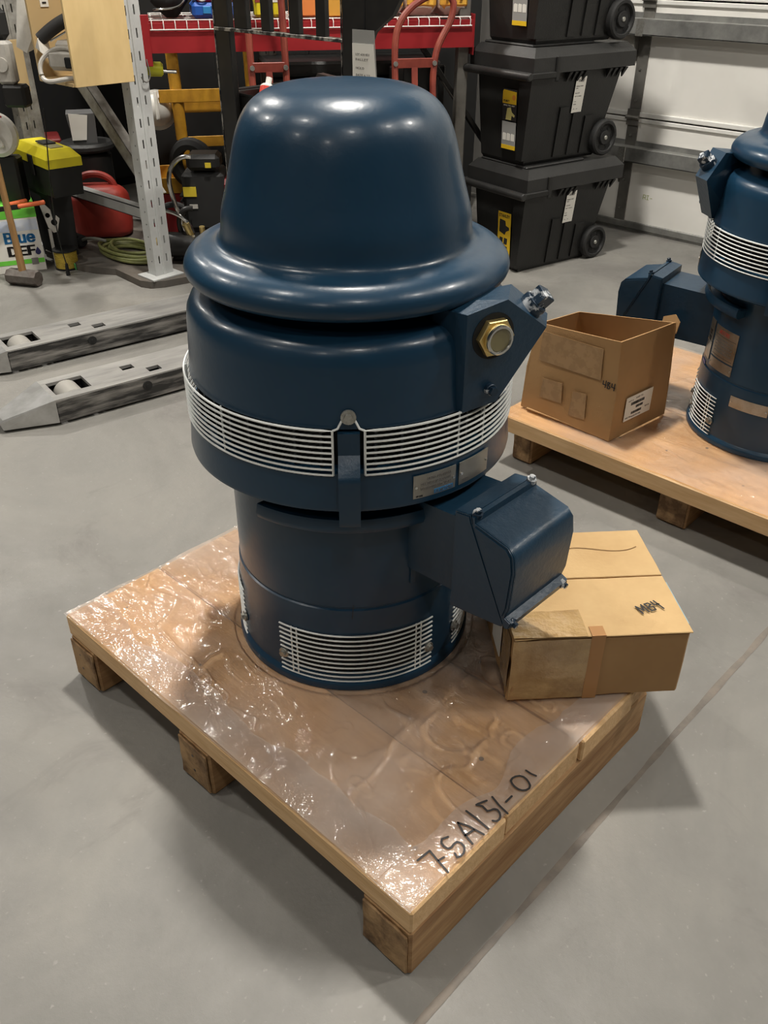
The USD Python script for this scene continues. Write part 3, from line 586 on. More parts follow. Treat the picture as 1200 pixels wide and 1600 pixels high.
def carton_open():
    t = thing('carton', 'open empty cardboard carton on the right-hand pallet with a white shipping label', 'carton', (0, 0, H + .0066))
    # corner lines (bottom, crease, top): front corner A, left B, right D, back E
    A = [(.914, .004, 0), (.914, .004, .130), (.910, .010, .266)]
    B = [(.925, .285, 0), (.928, .280, .118), (.950, .225, .245)]
    D = [(1.156, -.021, 0), (1.154, -.016, .128), (1.148, -.008, .255)]
    E = [(1.165, .262, 0), (1.155, .262, .13), (1.098, .245, .232)]
    B[2] = (.936, .262, .240)
    def wall(p, q, name, inset, n=12):
        p, q = np.array(p), np.array(q); rows = []
        V = []
        for k in (0, .25, .5, .75, 1.0, 1.25, 1.5, 1.75, 2.0):
            f = lambda c: c[int(min(k, 1))] * (1 - (k - int(min(k, 1)))) + c[int(min(k, 1)) + 1] * (k - int(min(k, 1)))
            a, b = f(p), f(q)
            for s in np.linspace(0, 1, n + 1): V.append(a * (1 - s) + b * s)
        V = np.array(V); V[:, :2] += .004 * (meshkit.fbm(np.c_[V * 14], 2, len(name)) - .5)[:, None] * np.clip(V[:, 2:3] * 8, 0, 1)
        ins = np.array(inset) * .004; Wv = V + ins; m = n + 1; r = 9; F = []
        for i in range(r - 1):
            for j in range(n):
                a, b, c, d = i * m + j, i * m + j + 1, (i + 1) * m + j + 1, (i + 1) * m + j
                F += [(a, b, c), (a, c, d)]; o = r * m; F += [(o + a, o + c, o + b), (o + a, o + d, o + c)]
        o = r * m
        for j in range(n): a, b = (r - 1) * m + j, (r - 1) * m + j + 1; F += [(a, b, o + b), (a, o + b, o + a)]
        for i in range(r - 1):
            for j in (0, n): a, b = i * m + j, (i + 1) * m + j; F += [(a, b, o + b), (a, o + b, o + a)] if j else [(a, o + b, b), (a, o + a, o + b)]
        x = trimesh.Trimesh(np.r_[V, Wv], F, process=False); return x
    obj('carton_side', wall(B, A, 'front', (1, 0, 0)), CARD, t, smooth=25); obj('carton_side', wall(A, D, 'right', (0, 1, 0)), CARD, t, smooth=25)
    obj('carton_side', wall(D, E, 'back', (-1, 0, 0)), CARDIN, t, smooth=25); obj('carton_side', wall(E, B, 'left', (0, -1, 0)), CARDIN, t, smooth=25)
    obj('carton_bottom', b2((.918, .006, .001), (1.158, .262, .004)), CARDIN, t)
    dr = np.array(D[0]) - A[0]; dr = dr / np.linalg.norm(dr); nr = np.array((dr[1], -dr[0], 0)); o = np.array(A[0])
    def on_right(m, s, z): return frame(m, o + dr * s + nr * .003 + np.array((0, 0, z)), dr, (0, 0, 1))
    lab = obj('shipping_label', on_right(prism([(0, 0), (.112, 0), (.112, .066), (0, .066)], .0008), .046, .040), PAPER, t)
    for (x, y, w, hh) in ((.022, .040, .055, .008), (.045, .028, .030, .007), (.028, .014, .042, .007)):
        bars = []; xx = x
        while xx < x + w: q = random.choice((.0008, .0014, .002)); bars.append(b2((xx, y, .0008), (xx + q, y + hh, .0012))); xx += q + random.choice((.0007, .001))
        obj('barcode', on_right(cat(*bars), .046, .040), INK, lab, smooth=False)
    for (s, x, y, w) in (('SHIP TO', .040, .055, .03), ('QTY 1', .010, .052, .02), ('PART NO', .006, .006, .022), ('MADE IN USA', .030, .005, .04), ('REV A', .086, .018, .018)):
        obj('label_print', on_right(mov(fit_text(s, w, .004), x, y, .0008), .046, .040), GREYINK, lab, smooth=False)
    df = np.array(A[0]) - B[0]; df = df / np.linalg.norm(df); nf = np.array((df[1], -df[0], 0))
    def on_front(m, s, z): return frame(m, np.array(B[0]) + df * s + nf * .0035 + np.array((0, 0, z)), df, (0, 0, 1))
    for k, (s, z, w, hh) in enumerate(((.045, .15, .19, .085), (.06, .05, .07, .06), (.155, .03, .05, .075))):
        obj('torn_tape_patch', on_front(prism([(0, 0), (w, .004), (w - .004, hh), (.006, hh - .005)], .0007), s, z), mat('glossy_old_tape', (.375, .22, .092), .25, col2=(.315, .18, .073), scale=38, coat=.4, lo=.45, hi=.55), t)
    S = [[(0, .016), (0, .007), (.009, .007)], [(.008, .018), (.007, 0)], [(.013, 0), (.013, .016), (.019, .016), (.014, .009), (.020, .006), (.019, 0), (.013, 0)], [(.025, .016), (.025, .007), (.034, .007)], [(.033, .018), (.032, 0)]]
    obj('handwriting', on_front(cat(*[ribbon(s, .0025) for s in S]), .243, .140), INK, t, smooth=False)
    obj('torn_flap', frame(prism([(0, 0), (.05, 0), (.052, .03), (.02, .045), (0, .03)], .003), (1.150, -.012, .225), (0.2, 1, 0), (.25, 0, 1)), CARD, t)
    return t
carton_open()

# ------------------------------------------------------------------ stacked tool chests by the door
def make_chest(label, loc, rz, sticker, paper=True):
    """local: x along the long side from the handle end, y towards the wall, z up"""
    t = thing('tool_chest', label, 'tool chest', loc, rz)
    def body(dx, dy):
        z0, z1 = .012, .35
        lo = [(.012, .012), (.425, .012), (.425, .275), (.012, .275)]; hi = [(-.005 + dx, -.02), (.50, -.02), (.50, .305), (-.005 + dx, .305)]
        return hull([(x, y, z0) for x, y in lo] + [(x, y, z1) for x, y in hi] + [(x * .97 + .008, y * .95 + .008, 0.0) for x, y in lo])
    obj('chest_body', body(0, 0), BLACKP, t, smooth=25)
    # recessed look of the lower moulding: stepped ribs on the long side
    for k, (x, zt) in enumerate(((.17, .21), (.25, .185), (.325, .165))):
        f = lambda z: .012 - .032 * (z - .012) / .338
        obj('moulded_rib', hull([(x, f(.02) - .006, .02), (x + .05, f(.02) - .006, .02), (x, f(zt) - .007, zt), (x + .05, f(zt) - .007, zt), (x, .02, .02), (x + .05, .02, .02), (x, .01, zt + .012), (x + .05, .01, zt + .012)]), BLACKP, t, smooth=False)
    obj('corner_moulding', hull([(-.004, .008, .02), (.10, -.002 + .012, .02), (-.018, -.028, .34), (.10, -.026, .34), (.0, .05, .02), (-.012, .05, .34), (.1, .05, .02), (.1, .05, .34)]), BLACKP, t, smooth=25)
    # lid
    z = .345
    lid = hull([(x, y, zz) for (x, y) in ((-.03, -.045), (.545, -.045), (.545, .33), (-.03, .33)) for zz in (z, z + .055)] + [(x, y, z + .088) for (x, y) in ((.0, -.015), (.515, -.015), (.515, .30), (.0, .30))])
    obj('chest_lid', lid, LIDP, t, smooth=20)
    obj('lid_step', b2((.0, .0, z + .086), (.34, .285, z + .097), .006), LIDP, t)
    for x in (.17, .20, .23, .26, .40, .43, .46, .49):
        obj('lid_gusset', hull([(x, -.046, z - .002), (x + .016, -.046, z - .002), (x + .004, -.022, z - .04), (x + .012, -.022, z - .04), (x, -.02, z - .002), (x + .016, -.02, z - .002)]), BLACKP, t, smooth=False)
    obj('latch', cat(b2((.085, -.053, z - .03), (.105, -.044, z + .06), .004)), BLACKP, t)
    # handle: bar across the end with a bracket at each side
    for y in (-.052, .325):
        obj('handle_arm', cat(b2((-.055, y, z - .018), (.11, y + .014, z + .006), .004)), BLACKP, t)
    obj('pull_handle', cyl((-.052, -.055, z - .006), (-.052, .342, z - .006), .0155, 18, ch=.004), LIDP, t)
    for y in (-.028, .255):
        w = obj('wheel', frame(lathe([(0, 0), (.066, 0), (.072, .006), (.073, .020), (.072, .030), (.066, .036), (.056, .036), (.051, .024), (.030, .024), (.027, .034), (0, .034)], n=40), (.445, y + .036, .073), (1, 0, 0), (0, 0, 1)), RUBBER, t, smooth=30)
        yy = y - .001 if y < 0 else y + .036
        for a in range(0, 360, 60):
            c = np.array((.445 + .04 * math.cos(math.radians(a)), y + .0105, .073 + .04 * math.sin(math.radians(a))))
            obj('spoke_hole', cyl(c, c + np.array((0, .0075, 0)), .0065, 10), VOID, w)
        obj('axle_cap', cyl((.445, y - .004, .073), (.445, y + .004, .073), .009, 14, ch=.002), BOLT, w)
    obj('axle_housing', b2((.38, .0, .03), (.452, .25, .10), .01), BLACKP, t)
    # stickers on the handle end; the end wall leans outwards
    def on_end(m, y, z_, d=.0015):
        return frame(m, (.012 - .017 * z_ / .34 - .010 - d, y, z_), (0, -1, 0), (-.05, 0, 1))
    def on_side(m, x, z_, d=.0015):
        return frame(m, (x, .012 - .032 * (z_ - .012) / .338 - d, z_), (1, 0, 0), (.0, -.095, 1))
    if sticker == 'tall':
        s = obj('product_sticker', on_end(prism([(0, 0), (.082, 0), (.082, .105), (0, .105)], .001), .135, .055), mat('grey_print_card', (.30, .30, .29), .5), t, smooth=False)
        obj('sticker_band', on_end(mov(b2((0, 0, 0), (.082, .016, .0016)), 0, 0, 0), .135, .055), YELP, s, smooth=False)
        for k in range(3): obj('sticker_picture', on_end(mov(prism([(0, 0), (.020, 0), (.020, .026), (.004, .028), (0, .024)], .0006), .007 + .024 * k, .034, .001), .135, .055), PAPER, s, smooth=False)
        s2 = obj('product_sticker', on_end(prism([(0, .11), (.082, .11), (.082, .225), (0, .225)], .0012), .135, .055), INK, t, smooth=False)
        obj('sticker_band', on_end(prism([(0, .172), (.080, .172), (.080, .218), (.006, .222), (0, .216)], .0022), .135, .055), YELP, s2, smooth=False)
        obj('sticker_badge', on_end(mov(prism(Point(.066, .197).buffer(.010), .0006), 0, 0, .0022), .135, .055), mat('orange_print', (.75, .28, .04), .5), s2, smooth=False)
        obj('sticker_lettering', on_end(mov(fit_text('STANLEY', .034, .008, bold=True), .006, .178, .0022), .135, .055), INK, s2, smooth=False)
        obj('sticker_lettering', on_end(mov(fit_text('MOBILE TOOL CHEST', .066, .005), .006, .163, .0012), .135, .055), PAPER, s2, smooth=False)
        obj('sticker_picture', on_end(mov(prism([(.020, .112), (.052, .112), (.056, .130), (.070, .124), (.074, .132), (.056, .142), (.048, .160), (.028, .155)], .0006), 0, 0, .0012), .135, .055), mat('pale_yellow_print', (.62, .56, .20), .5), s2, smooth=False)
    elif sticker == 'yellow':
        s = obj('product_sticker', on_end(prism([(0, 0), (.080, 0), (.080, .20), (0, .20)], .001), .135, .045), YELP, t, smooth=False)
        obj('sticker_lettering', on_end(mov(fit_text('STANLEY', .066, .014, bold=True), .006, .178, .001), .135, .045), INK, s, smooth=False)
        obj('sticker_picture', on_end(mov(prism([(.010, .115), (.045, .105), (.052, .120), (.072, .130), (.070, .140), (.050, .145), (.046, .165), (.012, .168)], .0006), 0, 0, .001), .135, .045), INK, s, smooth=False)
        for k in range(2):
            for q in range(2): obj('sticker_picture', on_end(mov(prism([(0, 0), (.020, 0), (.022, .026), (.002, .027)], .0006), .012 + .028 * k, .065 - .035 * q, .001), .135, .045), INK, s, smooth=False)
    else:
        s = obj('product_sticker', on_end(prism([(0, 0), (.080, 0), (.080, .13), (0, .13)], .001), .135, .06), mat('grey_print_card', (.30, .30, .29), .5), t, smooth=False)
        obj('sticker_band', on_end(b2((0, 0, 0), (.080, .016, .0016)), .135, .06), YELP, s, smooth=False)
        for k in range(3): obj('sticker_picture', on_end(mov(prism([(0, 0), (.020, 0), (.020, .026), (.004, .028), (0, .024)], .0006), .007 + .024 * k, .045, .001), .135, .06), PAPER, s, smooth=False)
    if paper:
        s = obj('paper_label', on_side(prism([(0, 0), (.058, 0), (.058, .135), (0, .135)], .0012), .235, .185, .004), PAPER, t, smooth=False)
        obj('label_print', on_side(mov(fit_text('STANLEY', .032, .009, bold=True), .014, .116, .0012), .235, .185, .004), INK, s, smooth=False)
        for y, w, q in ((.098, .040, 'MOBILE CHEST'), (.090, .012, 'SKU'), (.072, .024, 'BLACK'), (.060, .036, 'QTY 1 EACH'), (.040, .012, 'LOT'), (.030, .014, 'BIN'), (.012, .026, 'A 7')):
            obj('label_print', on_side(mov(fit_text(q, w, .0045), .006, y, .0012), .235, .185, .004), GREYINK, s, smooth=False)
    return t
make_chest('black wheeled tool chest at the bottom of the stack, all-yellow sticker', (2.232, 1.238, 0), -11, 'yellow')
make_chest('black wheeled tool chest in the middle of the stack, with yellow and grey stickers', (2.222, 1.250, .4425), -11, 'tall')
make_chest('black wheeled tool chest on top of the stack, cut off by the picture edge', (2.215, 1.236, .885), -11, 'grey', paper=False)

# ------------------------------------------------------------------ pallet truck (forks, load backrest)
def make_truck():
    t = thing('pallet_truck', 'black pallet truck with two long scraped steel forks and a barred backrest', 'pallet truck', (.135, 1.368, 0), -9.5)
    # local x along the forks (tip at negative x), y across; near fork occupies y 0..0.165, far fork 0.47..0.635
    for y0 in (0.0, .455):
        w = .162; z0, z1 = .008, .082; L = .95 - (.0 if y0 == 0 else .09)
        win = sbox(.005, .035, .115, .128); slots = [sbox(.235, .085, .275, .118), sbox(.30, .028, .342, .062)]
        top = Polygon([(-.012, 0), (L, 0), (L, w), (-.012, w)])
        for q in [win] + slots: top = top.difference(q)
        f = obj('fork', cat(mov(prism(top, .010), 0, y0, z1 - .010)), FORK, t, smooth=False)
        obj('fork_side', b2((-.01, y0 - .0005, .007), (L, y0 + .008, z1 - .0015), .003), FORKS, f)
        obj('fork_side', b2((-.01, y0 + w - .008, .007), (L, y0 + w + .0005, z1 - .0015), .003), FORKS, f)
        obj('fork_web', cat(b2((.13, y0 + .008, .03), (L, y0 + w - .008, .036)), b2((.118, y0 + .008, .03), (.124, y0 + w - .008, z1 - .01)), b2((-.012, y0 + .008, .03), (-.002, y0 + w - .008, z1 - .01))), BLACKM, f)
        tip = hull([(-.01, y0 - .002, z0 + .002), (-.01, y0 + w + .002, z0 + .002), (-.01, y0 - .002, z1 + .001), (-.01, y0 + w + .002, z1 + .001), (-.16, y0 + .045, .010), (-.16, y0 + w - .045, .010), (-.165, y0 + .05, .030), (-.165, y0 + w - .05, .030), (-.155, y0 + .05, .040), (-.155, y0 + w - .05, .040)])
        obj('fork_tip', tip, FORKT, f, smooth=False)
        obj('load_roller', cyl((.06, y0 + .037, .043), (.06, y0 + .126, .043), .040, 28, ch=.004), mat('worn_roller', (.33, .315, .285), .5), f)
        obj('pivot_pin', cat(cyl((.275, y0 - .004, .052), (.275, y0 + .006, .052), .015, 20), cyl((.275, y0 - .0055, .052), (.275, y0 - .003, .052), .006, 6)), RUBBER, f)
    # carriage, load backrest: laid out in world coordinates, then brought into the truck's frame
    inv = np.linalg.inv(trimesh.transformations.translation_matrix((.135, 1.368, 0)) @ trimesh.transformations.rotation_matrix(math.radians(-9.5), (0, 0, 1)))
    def wl(m): m = m.copy(); m.apply_transform(inv); return m
    obj('carriage', wl(b2((1.05, 1.03, .02), (1.13, 1.84, .15), .006)), BLACKM, t)
    obj('mast_plate', wl(b2((1.095, 1.14, .15), (1.115, 1.70, .52), .003)), BLACKM, t)
    obj('backrest_post', wl(b2((1.088, 1.651, .15), (1.112, 1.726, 1.30), .003)), BLACKM, t)
    obj('backrest_post', wl(b2((1.088, 1.036, .15), (1.112, 1.128, 1.30), .003)), BLACKM, t)
    obj('post_edge', wl(b2((1.0855, 1.7255, .16), (1.09, 1.7275, 1.29))), EDGEM, t); obj('post_edge', wl(b2((1.0855, 1.1275, .16), (1.09, 1.1295, 1.29))), EDGEM, t)
    obj('backrest_crossbar', wl(b2((1.085, 1.125, .967), (1.115, 1.728, .977), .001)), EDGEM, t)
    for y0, y1 in ((1.560, 1.625), (1.449, 1.490), (1.314, 1.358), (1.20, 1.240)):
        obj('backrest_bar', wl(b2((1.09, y0, .977), (1.11, y1, 1.30), .002)), BLACKM, t)
    obj('post_gusset', wl(frame(prism([(0, -.03), (.035, .035), (.105, .08), (.13, .115), (.13, .34), (0, .34)], .016), (1.108, 1.037, .965), (0, -1, 0), (0, 0, 1))), BLACKM, t)
    obj('backrest_topbar', wl(b2((1.085, 1.036, 1.30), (1.115, 1.728, 1.32), .002)), BLACKM, t)
    return t
make_truck()
# tool tray sitting against the backrest, over the far fork side
tr = thing('tool_tray', 'black open tool tray hung in front of the pallet truck backrest', 'tray', (1.122, 1.415, .572), 0)
obj('tray_box', cat(b2((0, .0, .0), (.34, .33, .008), .002), b2((0, .322, 0), (.34, .33, .205), .002), b2((0, 0, 0), (.006, .33, .205), .002), b2((.334, 0, 0), (.34, .33, .205), .002), b2((0, 0, 0), (.34, .006, .205), .002)), BLACKM, tr, smooth=False)
obj('tray_rim', tube([(-.004, -.004, .207), (.344, -.004, .207), (.344, .334, .207), (-.004, .334, .207)], .006, 8, closed=True), LIDP, tr)
obj('tray_lever', hull([(.33, .10, .213), (.36, .10, .213), (.35, .26, .213), (.38, .26, .213), (.33, .115, .238), (.36, .115, .238), (.35, .24, .242), (.38, .24, .242)]), LIDP, tr)
obj('tray_hook', tube(smooth_path([(.12, .337, -.02), (.12, .345, -.06), (.12, .33, -.085), (.12, .31, -.06)], 16), .004, 6), GALVD, tr)
bt = thing('spray_bottle', 'small red and white bottle lying in the black tool tray', 'bottle', (1.235, 1.685, .70), 20)
obj('bottle_body', rot(cat(cyl((0, 0, 0), (0, 0, .10), .026, 20, ch=.006), cyl((0, 0, .10), (0, 0, .125), .011, 14)), 28, (0, 1, 0)), PAPER, bt)
obj('bottle_label', rot(cyl((0, 0, .045), (0, 0, .09), .0265, 20), 28, (0, 1, 0)), mat('red_label', (.62, .05, .03), .45), bt)
bk = thing('marker_can', 'dark green can with pale lettering beside the red bottle in the tray', 'can', (1.29, 1.63, .72), 0)
obj('can_body', rot(cyl((0, 0, 0), (0, 0, .10), .022, 18, ch=.003), 40, (1, 0, 0)), mat('dark_green_tin', (.02, .05, .03), .4), bk)
obj('can_label', rot(cyl((0, 0, .04), (0, 0, .075), .0224, 18), 40, (1, 0, 0)), PAPER, bk)
tg = thing('hanging_tag', 'white paper tag in a clear sleeve hanging from the right backrest post', 'tag', (1.112, .992, 0), 0)
tgm = lambda m: frame(m, (-.03, .085, .865), (.12, -1, 0), (0, -.10, 1))
obj('paper_tag', tgm(prism([(0, 0), (.085, 0), (.076, .105), (0, .105)], .0012)), PAPER, tg, smooth=False)
obj('clear_sleeve', tgm(mov(prism([(-.003, -.006), (.088, -.006), (.078, .140), (.0, .140)], .0006), 0, 0, -.0012)), SLEEVE, tg, smooth=False)
for y, w, s_ in ((.075, .05, 'LOT 408 REV'), (.062, .045, 'PALLET'), (.04, .03, 'HOLD'), (.022, .05, 'DATE 4 12')):
    obj('tag_print', tgm(mov(fit_text(s_, w, .006), .012, y, .0014)), GREYINK, tg, smooth=False)

# ------------------------------------------------------------------ hand trucks leaning on the shelf
A33 = math.radians(-33); E33 = np.array((math.cos(A33), math.sin(A33), 0)); N33 = np.array((-math.sin(A33), math.cos(A33), 0))
def hand_truck(label, loc, w, loop):
    t = thing('hand_truck', label, 'hand truck', loc, -33)
    r = .013
    lean = lambda z: .16 * (z / 1.1) - .02
    if loop:
        p = [(-w / 2, lean(0), .12)] + [(-w / 2, lean(z), z) for z in (.4, .7, .84)] + [(-w / 2 + .02, lean(.95), .95), (-w / 2 + .075, lean(1.01), 1.01), (-w / 2 + .15, lean(1.045), 1.045), (w / 2 + .02, lean(1.05), 1.05), (w / 2 + .075, lean(1.03), 1.03), (w / 2 + .075, lean(.98), .98), (w / 2 + .02, lean(.88), .88), (w / 2, lean(.80), .80)] + [(w / 2, lean(z), z) for z in (.6, .4)] + [(w / 2, lean(0), .12)]
        obj('handle_frame', tube(smooth_path(p, 90), r, 10), REDT, t)
    else:
        p = [(-w / 2, lean(0), .12), (-w / 2, lean(.5), .5), (-w / 2, lean(1.1), 1.1), (-w / 2 + .04, lean(1.2), 1.22), (w / 2 - .04, lean(1.2), 1.22), (w / 2, lean(1.1), 1.1), (w / 2, lean(.5), .5), (w / 2, lean(0), .12)]
        obj('handle_frame', tube(smooth_path(p, 80), r, 10), REDT, t)
    for z in (.30, .55, .82):
        b = obj('cross_strap', b2((-w / 2, lean(z) - .006, z - .017), (w / 2, lean(z) + .006, z + .017), .002), REDT, t)
        for x in (-w / 2, w / 2): obj('strap_bolt', cyl((x, lean(z) - .018, z), (x, lean(z) - .010, z), .009, 12), BOLT, b)
    obj('centre_strap', hull([(-.012, lean(.12) - .004, .12), (.012, lean(.12) - .004, .12), (-.012, lean(.12) + .004, .12), (.012, lean(.12) + .004, .12), (-.012, lean(.82) - .004, .82), (.012, lean(.82) - .004, .82), (-.012, lean(.82) + .004, .82), (.012, lean(.82) + .004, .82)]), REDT, t)
    obj('toe_plate', b2((-w / 2 - .05, -.18, .0), (w / 2 + .05, .0, .006), .001), REDT, t)
    for s in (-1, 1):
        obj('wheel', cyl((s * (w / 2 + .03), .06, .125), (s * (w / 2 + .075), .06, .125), .124, 28, ch=.015), RUBBER, t)
    obj('axle', cyl((-w / 2 - .06, .06, .125), (w / 2 + .06, .06, .125), .008, 10), GALVD, t)
    return t
hand_truck('red tubular hand truck with a tall looped handle, left of the tool chests', (1.862, 1.50, 0), .155, True)
hand_truck('rusty red hand truck standing behind the barred backrest', (1.371, 1.784, 0), .124, False)

# ------------------------------------------------------------------ storage rack, red shelf and what is on it
rack = thing('rack_frame', 'grey slotted steel rack frame with a diagonal brace standing on a dirty board', 'storage rack')
def upright(x, y, z0, z1, w=.085, d=.055, holes=True):
    """C-section: front flange faces -y; slots and holes are cut through it"""
    slots = []
    z = z0 + .05
    front = sbox(0, z0, w, z1)
    for k in range(int((z1 - z0 - .08) / .075)):
        zz = z0 + .05 + k * .075
        slots += [sbox(.022, zz, .028, zz + .032), sbox(.058, zz + .003, .064, zz + .035)]
    front = front.difference(union_all(slots))
    m = frame(prism(front, .003), (x, y + .003, 0), (1, 0, 0), (0, 0, 1))
    side = sbox(0, z0, d, z1)
    side = side.difference(union_all([Point(.02, z0 + .06 + k * .05).buffer(.004, quad_segs=2) for k in range(int((z1 - z0 - .08) / .05))]))
    s = frame(prism(side, .003), (x + .0005, y + .0005, 0), (0, 1, 0), (0, 0, 1)); s2 = frame(prism(sbox(0, z0, d, z1), .003), (x + w - .003, y + .0005, 0), (0, 1, 0), (0, 0, 1))
    ridge = b2((x + .036, y - .004, z0), (x + .050, y + .002, z1), .002)
    lips = cat(b2((x + .002, y + d - .003, z0), (x + .022, y + d, z1)), b2((x + w - .022, y + d - .003, z0), (x + w - .002, y + d, z1)))
    return cat(m, s, s2, ridge, lips)
obj('upright', upright(1.058, 2.238, .034, 1.9), RACK, rack, smooth=False)
obj('upright', upright(1.02, 3.10, .004, 1.9, .10, .06), RACKD, rack, smooth=False)
obj('foot_plate', b2((1.02, 2.20, .029), (1.17, 2.32, .036), .001), RACK, rack)
obj('foot_plate', b2((1.0, 3.06, 0), (1.15, 3.20, .006), .001), RACK, rack)
def channel(a, b, w, d, up=(0, 0, 1)):
    a, b = np.array(a, float), np.array(b, float); L = np.linalg.norm(b - a)
    m = cat(b2((0, -w / 2, 0), (L, w / 2, .003)), b2((0, -w / 2, 0), (L, -w / 2 + .003, d)), b2((0, w / 2 - .003, 0), (L, w / 2, d)))
    return frame(m, a, b - a, up)
obj('strut', channel((1.135, 2.292, .247), (1.135, 3.11, .247), .046, .042), RACK, rack, smooth=False)
obj('brace', channel((1.135, 2.292, .325), (1.135, 3.11, 1.03), .062, .045), RACKD, rack, smooth=False)
obj('strut', channel((1.135, 2.292, 1.30), (1.135, 3.11, 1.30), .046, .042), RACK, rack, smooth=False)
obj('wire_hook', tube(smooth_path([(1.145, 2.236, .84), (1.146, 2.228, .80), (1.140, 2.226, .775), (1.126, 2.226, .765), (1.112, 2.226, .772), (1.106, 2.226, .785)], 24), .0022, 6), GALVD, rack)

SO = np.array((1.168, 2.232, 0))                       # left end of the shelf; s along E33, d back along N33
def sh(s, d, z): p = SO + E33 * s + N33 * d; return (p[0], p[1], z)
def shm(m): return frame(m, SO, E33, (-math.sin(A33), math.cos(A33), 0))
shelf = thing('shelf', 'red steel shelf with a white wire deck behind the pallet truck', 'shelf', tuple(SO), -33)
SL = 1.26
prof = Polygon([(0, .858), (.05, .858), (.05, .93), (.038, .93), (.038, .955), (0, .955)])
obj('shelf_beam', frame(prism(prof, SL), (0.0, 0, 0), (0, 1, 0), (0, 0, 1)), RED, shelf, smooth=False)
obj('shelf_beam', frame(prism(prof, SL), (0.0, .46, 0), (0, 1, 0), (0, 0, 1)), RED, shelf, smooth=False)
obj('beam_connector', cat(b2((-.035, -.010, .815), (.0, .001, .985), .002), b2((-.035, -.01, .815), (-.031, .045, .985))), RED, shelf)
obj('beam_connector', b2((SL, -.004, .83), (SL + .004, .05, .975), .001), RED, shelf)
obj('shelf_post', b2((SL - .05, .03, 0), (SL - .005, .075, 1.6), .003), GALVD, shelf)
obj('shelf_post', frame(mov(upright(0, 0, 0, 1.6, .07, .05), .46, .50, 0), (0, 0, 0), (1, 0, 0), (0, 1, 0)), GALVD, shelf, smooth=False)
wires = []
for k in range(30):
    x = .012 + k * .0425
    wires.append(tube([(x, -.004, .936), (x, -.0045, .956), (x, .004, .962), (x, .46, .962)], .0022, 5))
obj('wire_deck', cat(*wires, *[tube([(.004, y, z), (SL - .01, y, z)], .0028, 5) for y, z in ((-.006, .935), (.012, .9645), (.10, .9645), (.2, .9645), (.3, .9645), (.4, .9645))]), WHITEW, shelf, kind='stuff', smooth=True)
def on_shelf(name, label, catg, s, d, group=None, rz=0): return thing(name, label, catg, sh(s, d, .9678), -33 + rz, group)
t = on_shelf('tool_bag', 'black fabric tool bag at the left end of the red shelf', 'bag', .12, .13)
m = b2((-.10, -.09, 0), (.035, .12, .16), .05).subdivide().subdivide(); m.vertices += .012 * (np.stack([meshkit.fbm(m.vertices * 22, 3, k) for k in range(3)], 1) - .5); m.vertices[:, 2] = np.maximum(m.vertices[:, 2], 0)
obj('bag_body', m, mat('black_fabric', (.009, .009, .009), .8), t)
obj('bag_handle', tube(smooth_path([(-.095, -.095, .03), (-.03, -.11, .035), (.01, -.105, .05), (.03, -.10, .09), (.03, -.09, .16)], 24), .004, 8), CHROME, t)
obj('bag_ring', frame(tube([(.018 * math.cos(a), .018 * math.sin(a), 0) for a in np.linspace(0, 2 * math.pi, 24, endpoint=False)], .004, 6, closed=True), (.085, -.095, .075), (1, 0, 0), (0, .3, 1)), GREYP, t)
t = on_shelf('tool_case', 'blue plastic tool case lying on the red shelf', 'case', .265, .10)
obj('case_body', b2((-.10, -.07, 0), (.11, .13, .052), .012), BLUE, t); obj('case_latch', b2((-.06, -.075, .015), (-.03, -.068, .04), .002), BLUEINK, t)
t = thing('tool_case', 'red plastic tool case lying on top of the blue case', 'case', sh(.27, .10, 1.0202), -33)
obj('case_body', b2((-.09, -.065, 0), (.10, .12, .06), .012), mat('crimson_plastic', (.45, .02, .04), .45), t); obj('case_latch', b2((.0, -.070, .02), (.03, -.063, .045), .002), INK, t)
for k, (s, lab) in enumerate(((.425, 'yellow bottle on the red shelf seen left of the middle backrest bars'), (.49, 'yellow bottle with a white 15 label on the red shelf'))):
    t = on_shelf('bottle', lab, 'bottle', s, .08)
    obj('bottle_body', b2((-.026, -.03, 0), (.026, .03, .19), .010), YEL, t); obj('bottle_cap', cyl((0, 0, .19), (0, 0, .225), .016, 16), INK, t)
    obj('bottle_label', b2((-.022, -.0315, .05), (.022, -.029, .14)), PAPER if k else REDT, t)
    if k: obj('label_lettering', frame(fit_text('15', .026, .03, bold=True), (-.012, -.0318, .075), (1, 0, 0), (0, 0, 1)), INK, t, smooth=False)
t = on_shelf('carton_box', 'orange and white packet on the red shelf behind the backrest bars', 'box', .59, .08)
obj('packet', b2((-.055, -.03, 0), (.05, .03, .17), .006), mat('orange_card', (.75, .24, .06), .5), t); obj('packet_panel', b2((-.053, -.0315, .01), (-.022, -.029, .165)), PAPER, t)
t = on_shelf('detergent_box', 'golden box lettered Simply on the red shelf left of the wide post', 'box', .735, .07)
obj('box_body', b2((-.055, -.03, 0), (.055, .04, .18), .004), mat('gold_card', (.68, .34, .05), .5), t); obj('box_lettering', frame(fit_text('Simply', .062, .018, bold=True), (-.04, -.0308, .055), (1, 0, 0), (0, 0, 1)), mat('navy_print', (.03, .03, .12), .5), t, smooth=False)
obj('box_leaf_mark', frame(prism([(0, 0), (.02, .012), (.026, .03), (.006, .02)], .0006), (-.012, -.0308, .10), (1, 0, 0), (0, 0, 1)), GREENT, t, smooth=False)
FILMW = mat('white_pack_film', (.72, .64, .56), .3, coat=.4, col2=(.62, .50, .42), scale=20, bump=.002, bscale=60)
FILMO = mat('orange_pack_film', (.82, .36, .05), .3, coat=.4, col2=(.80, .50, .08), scale=16)
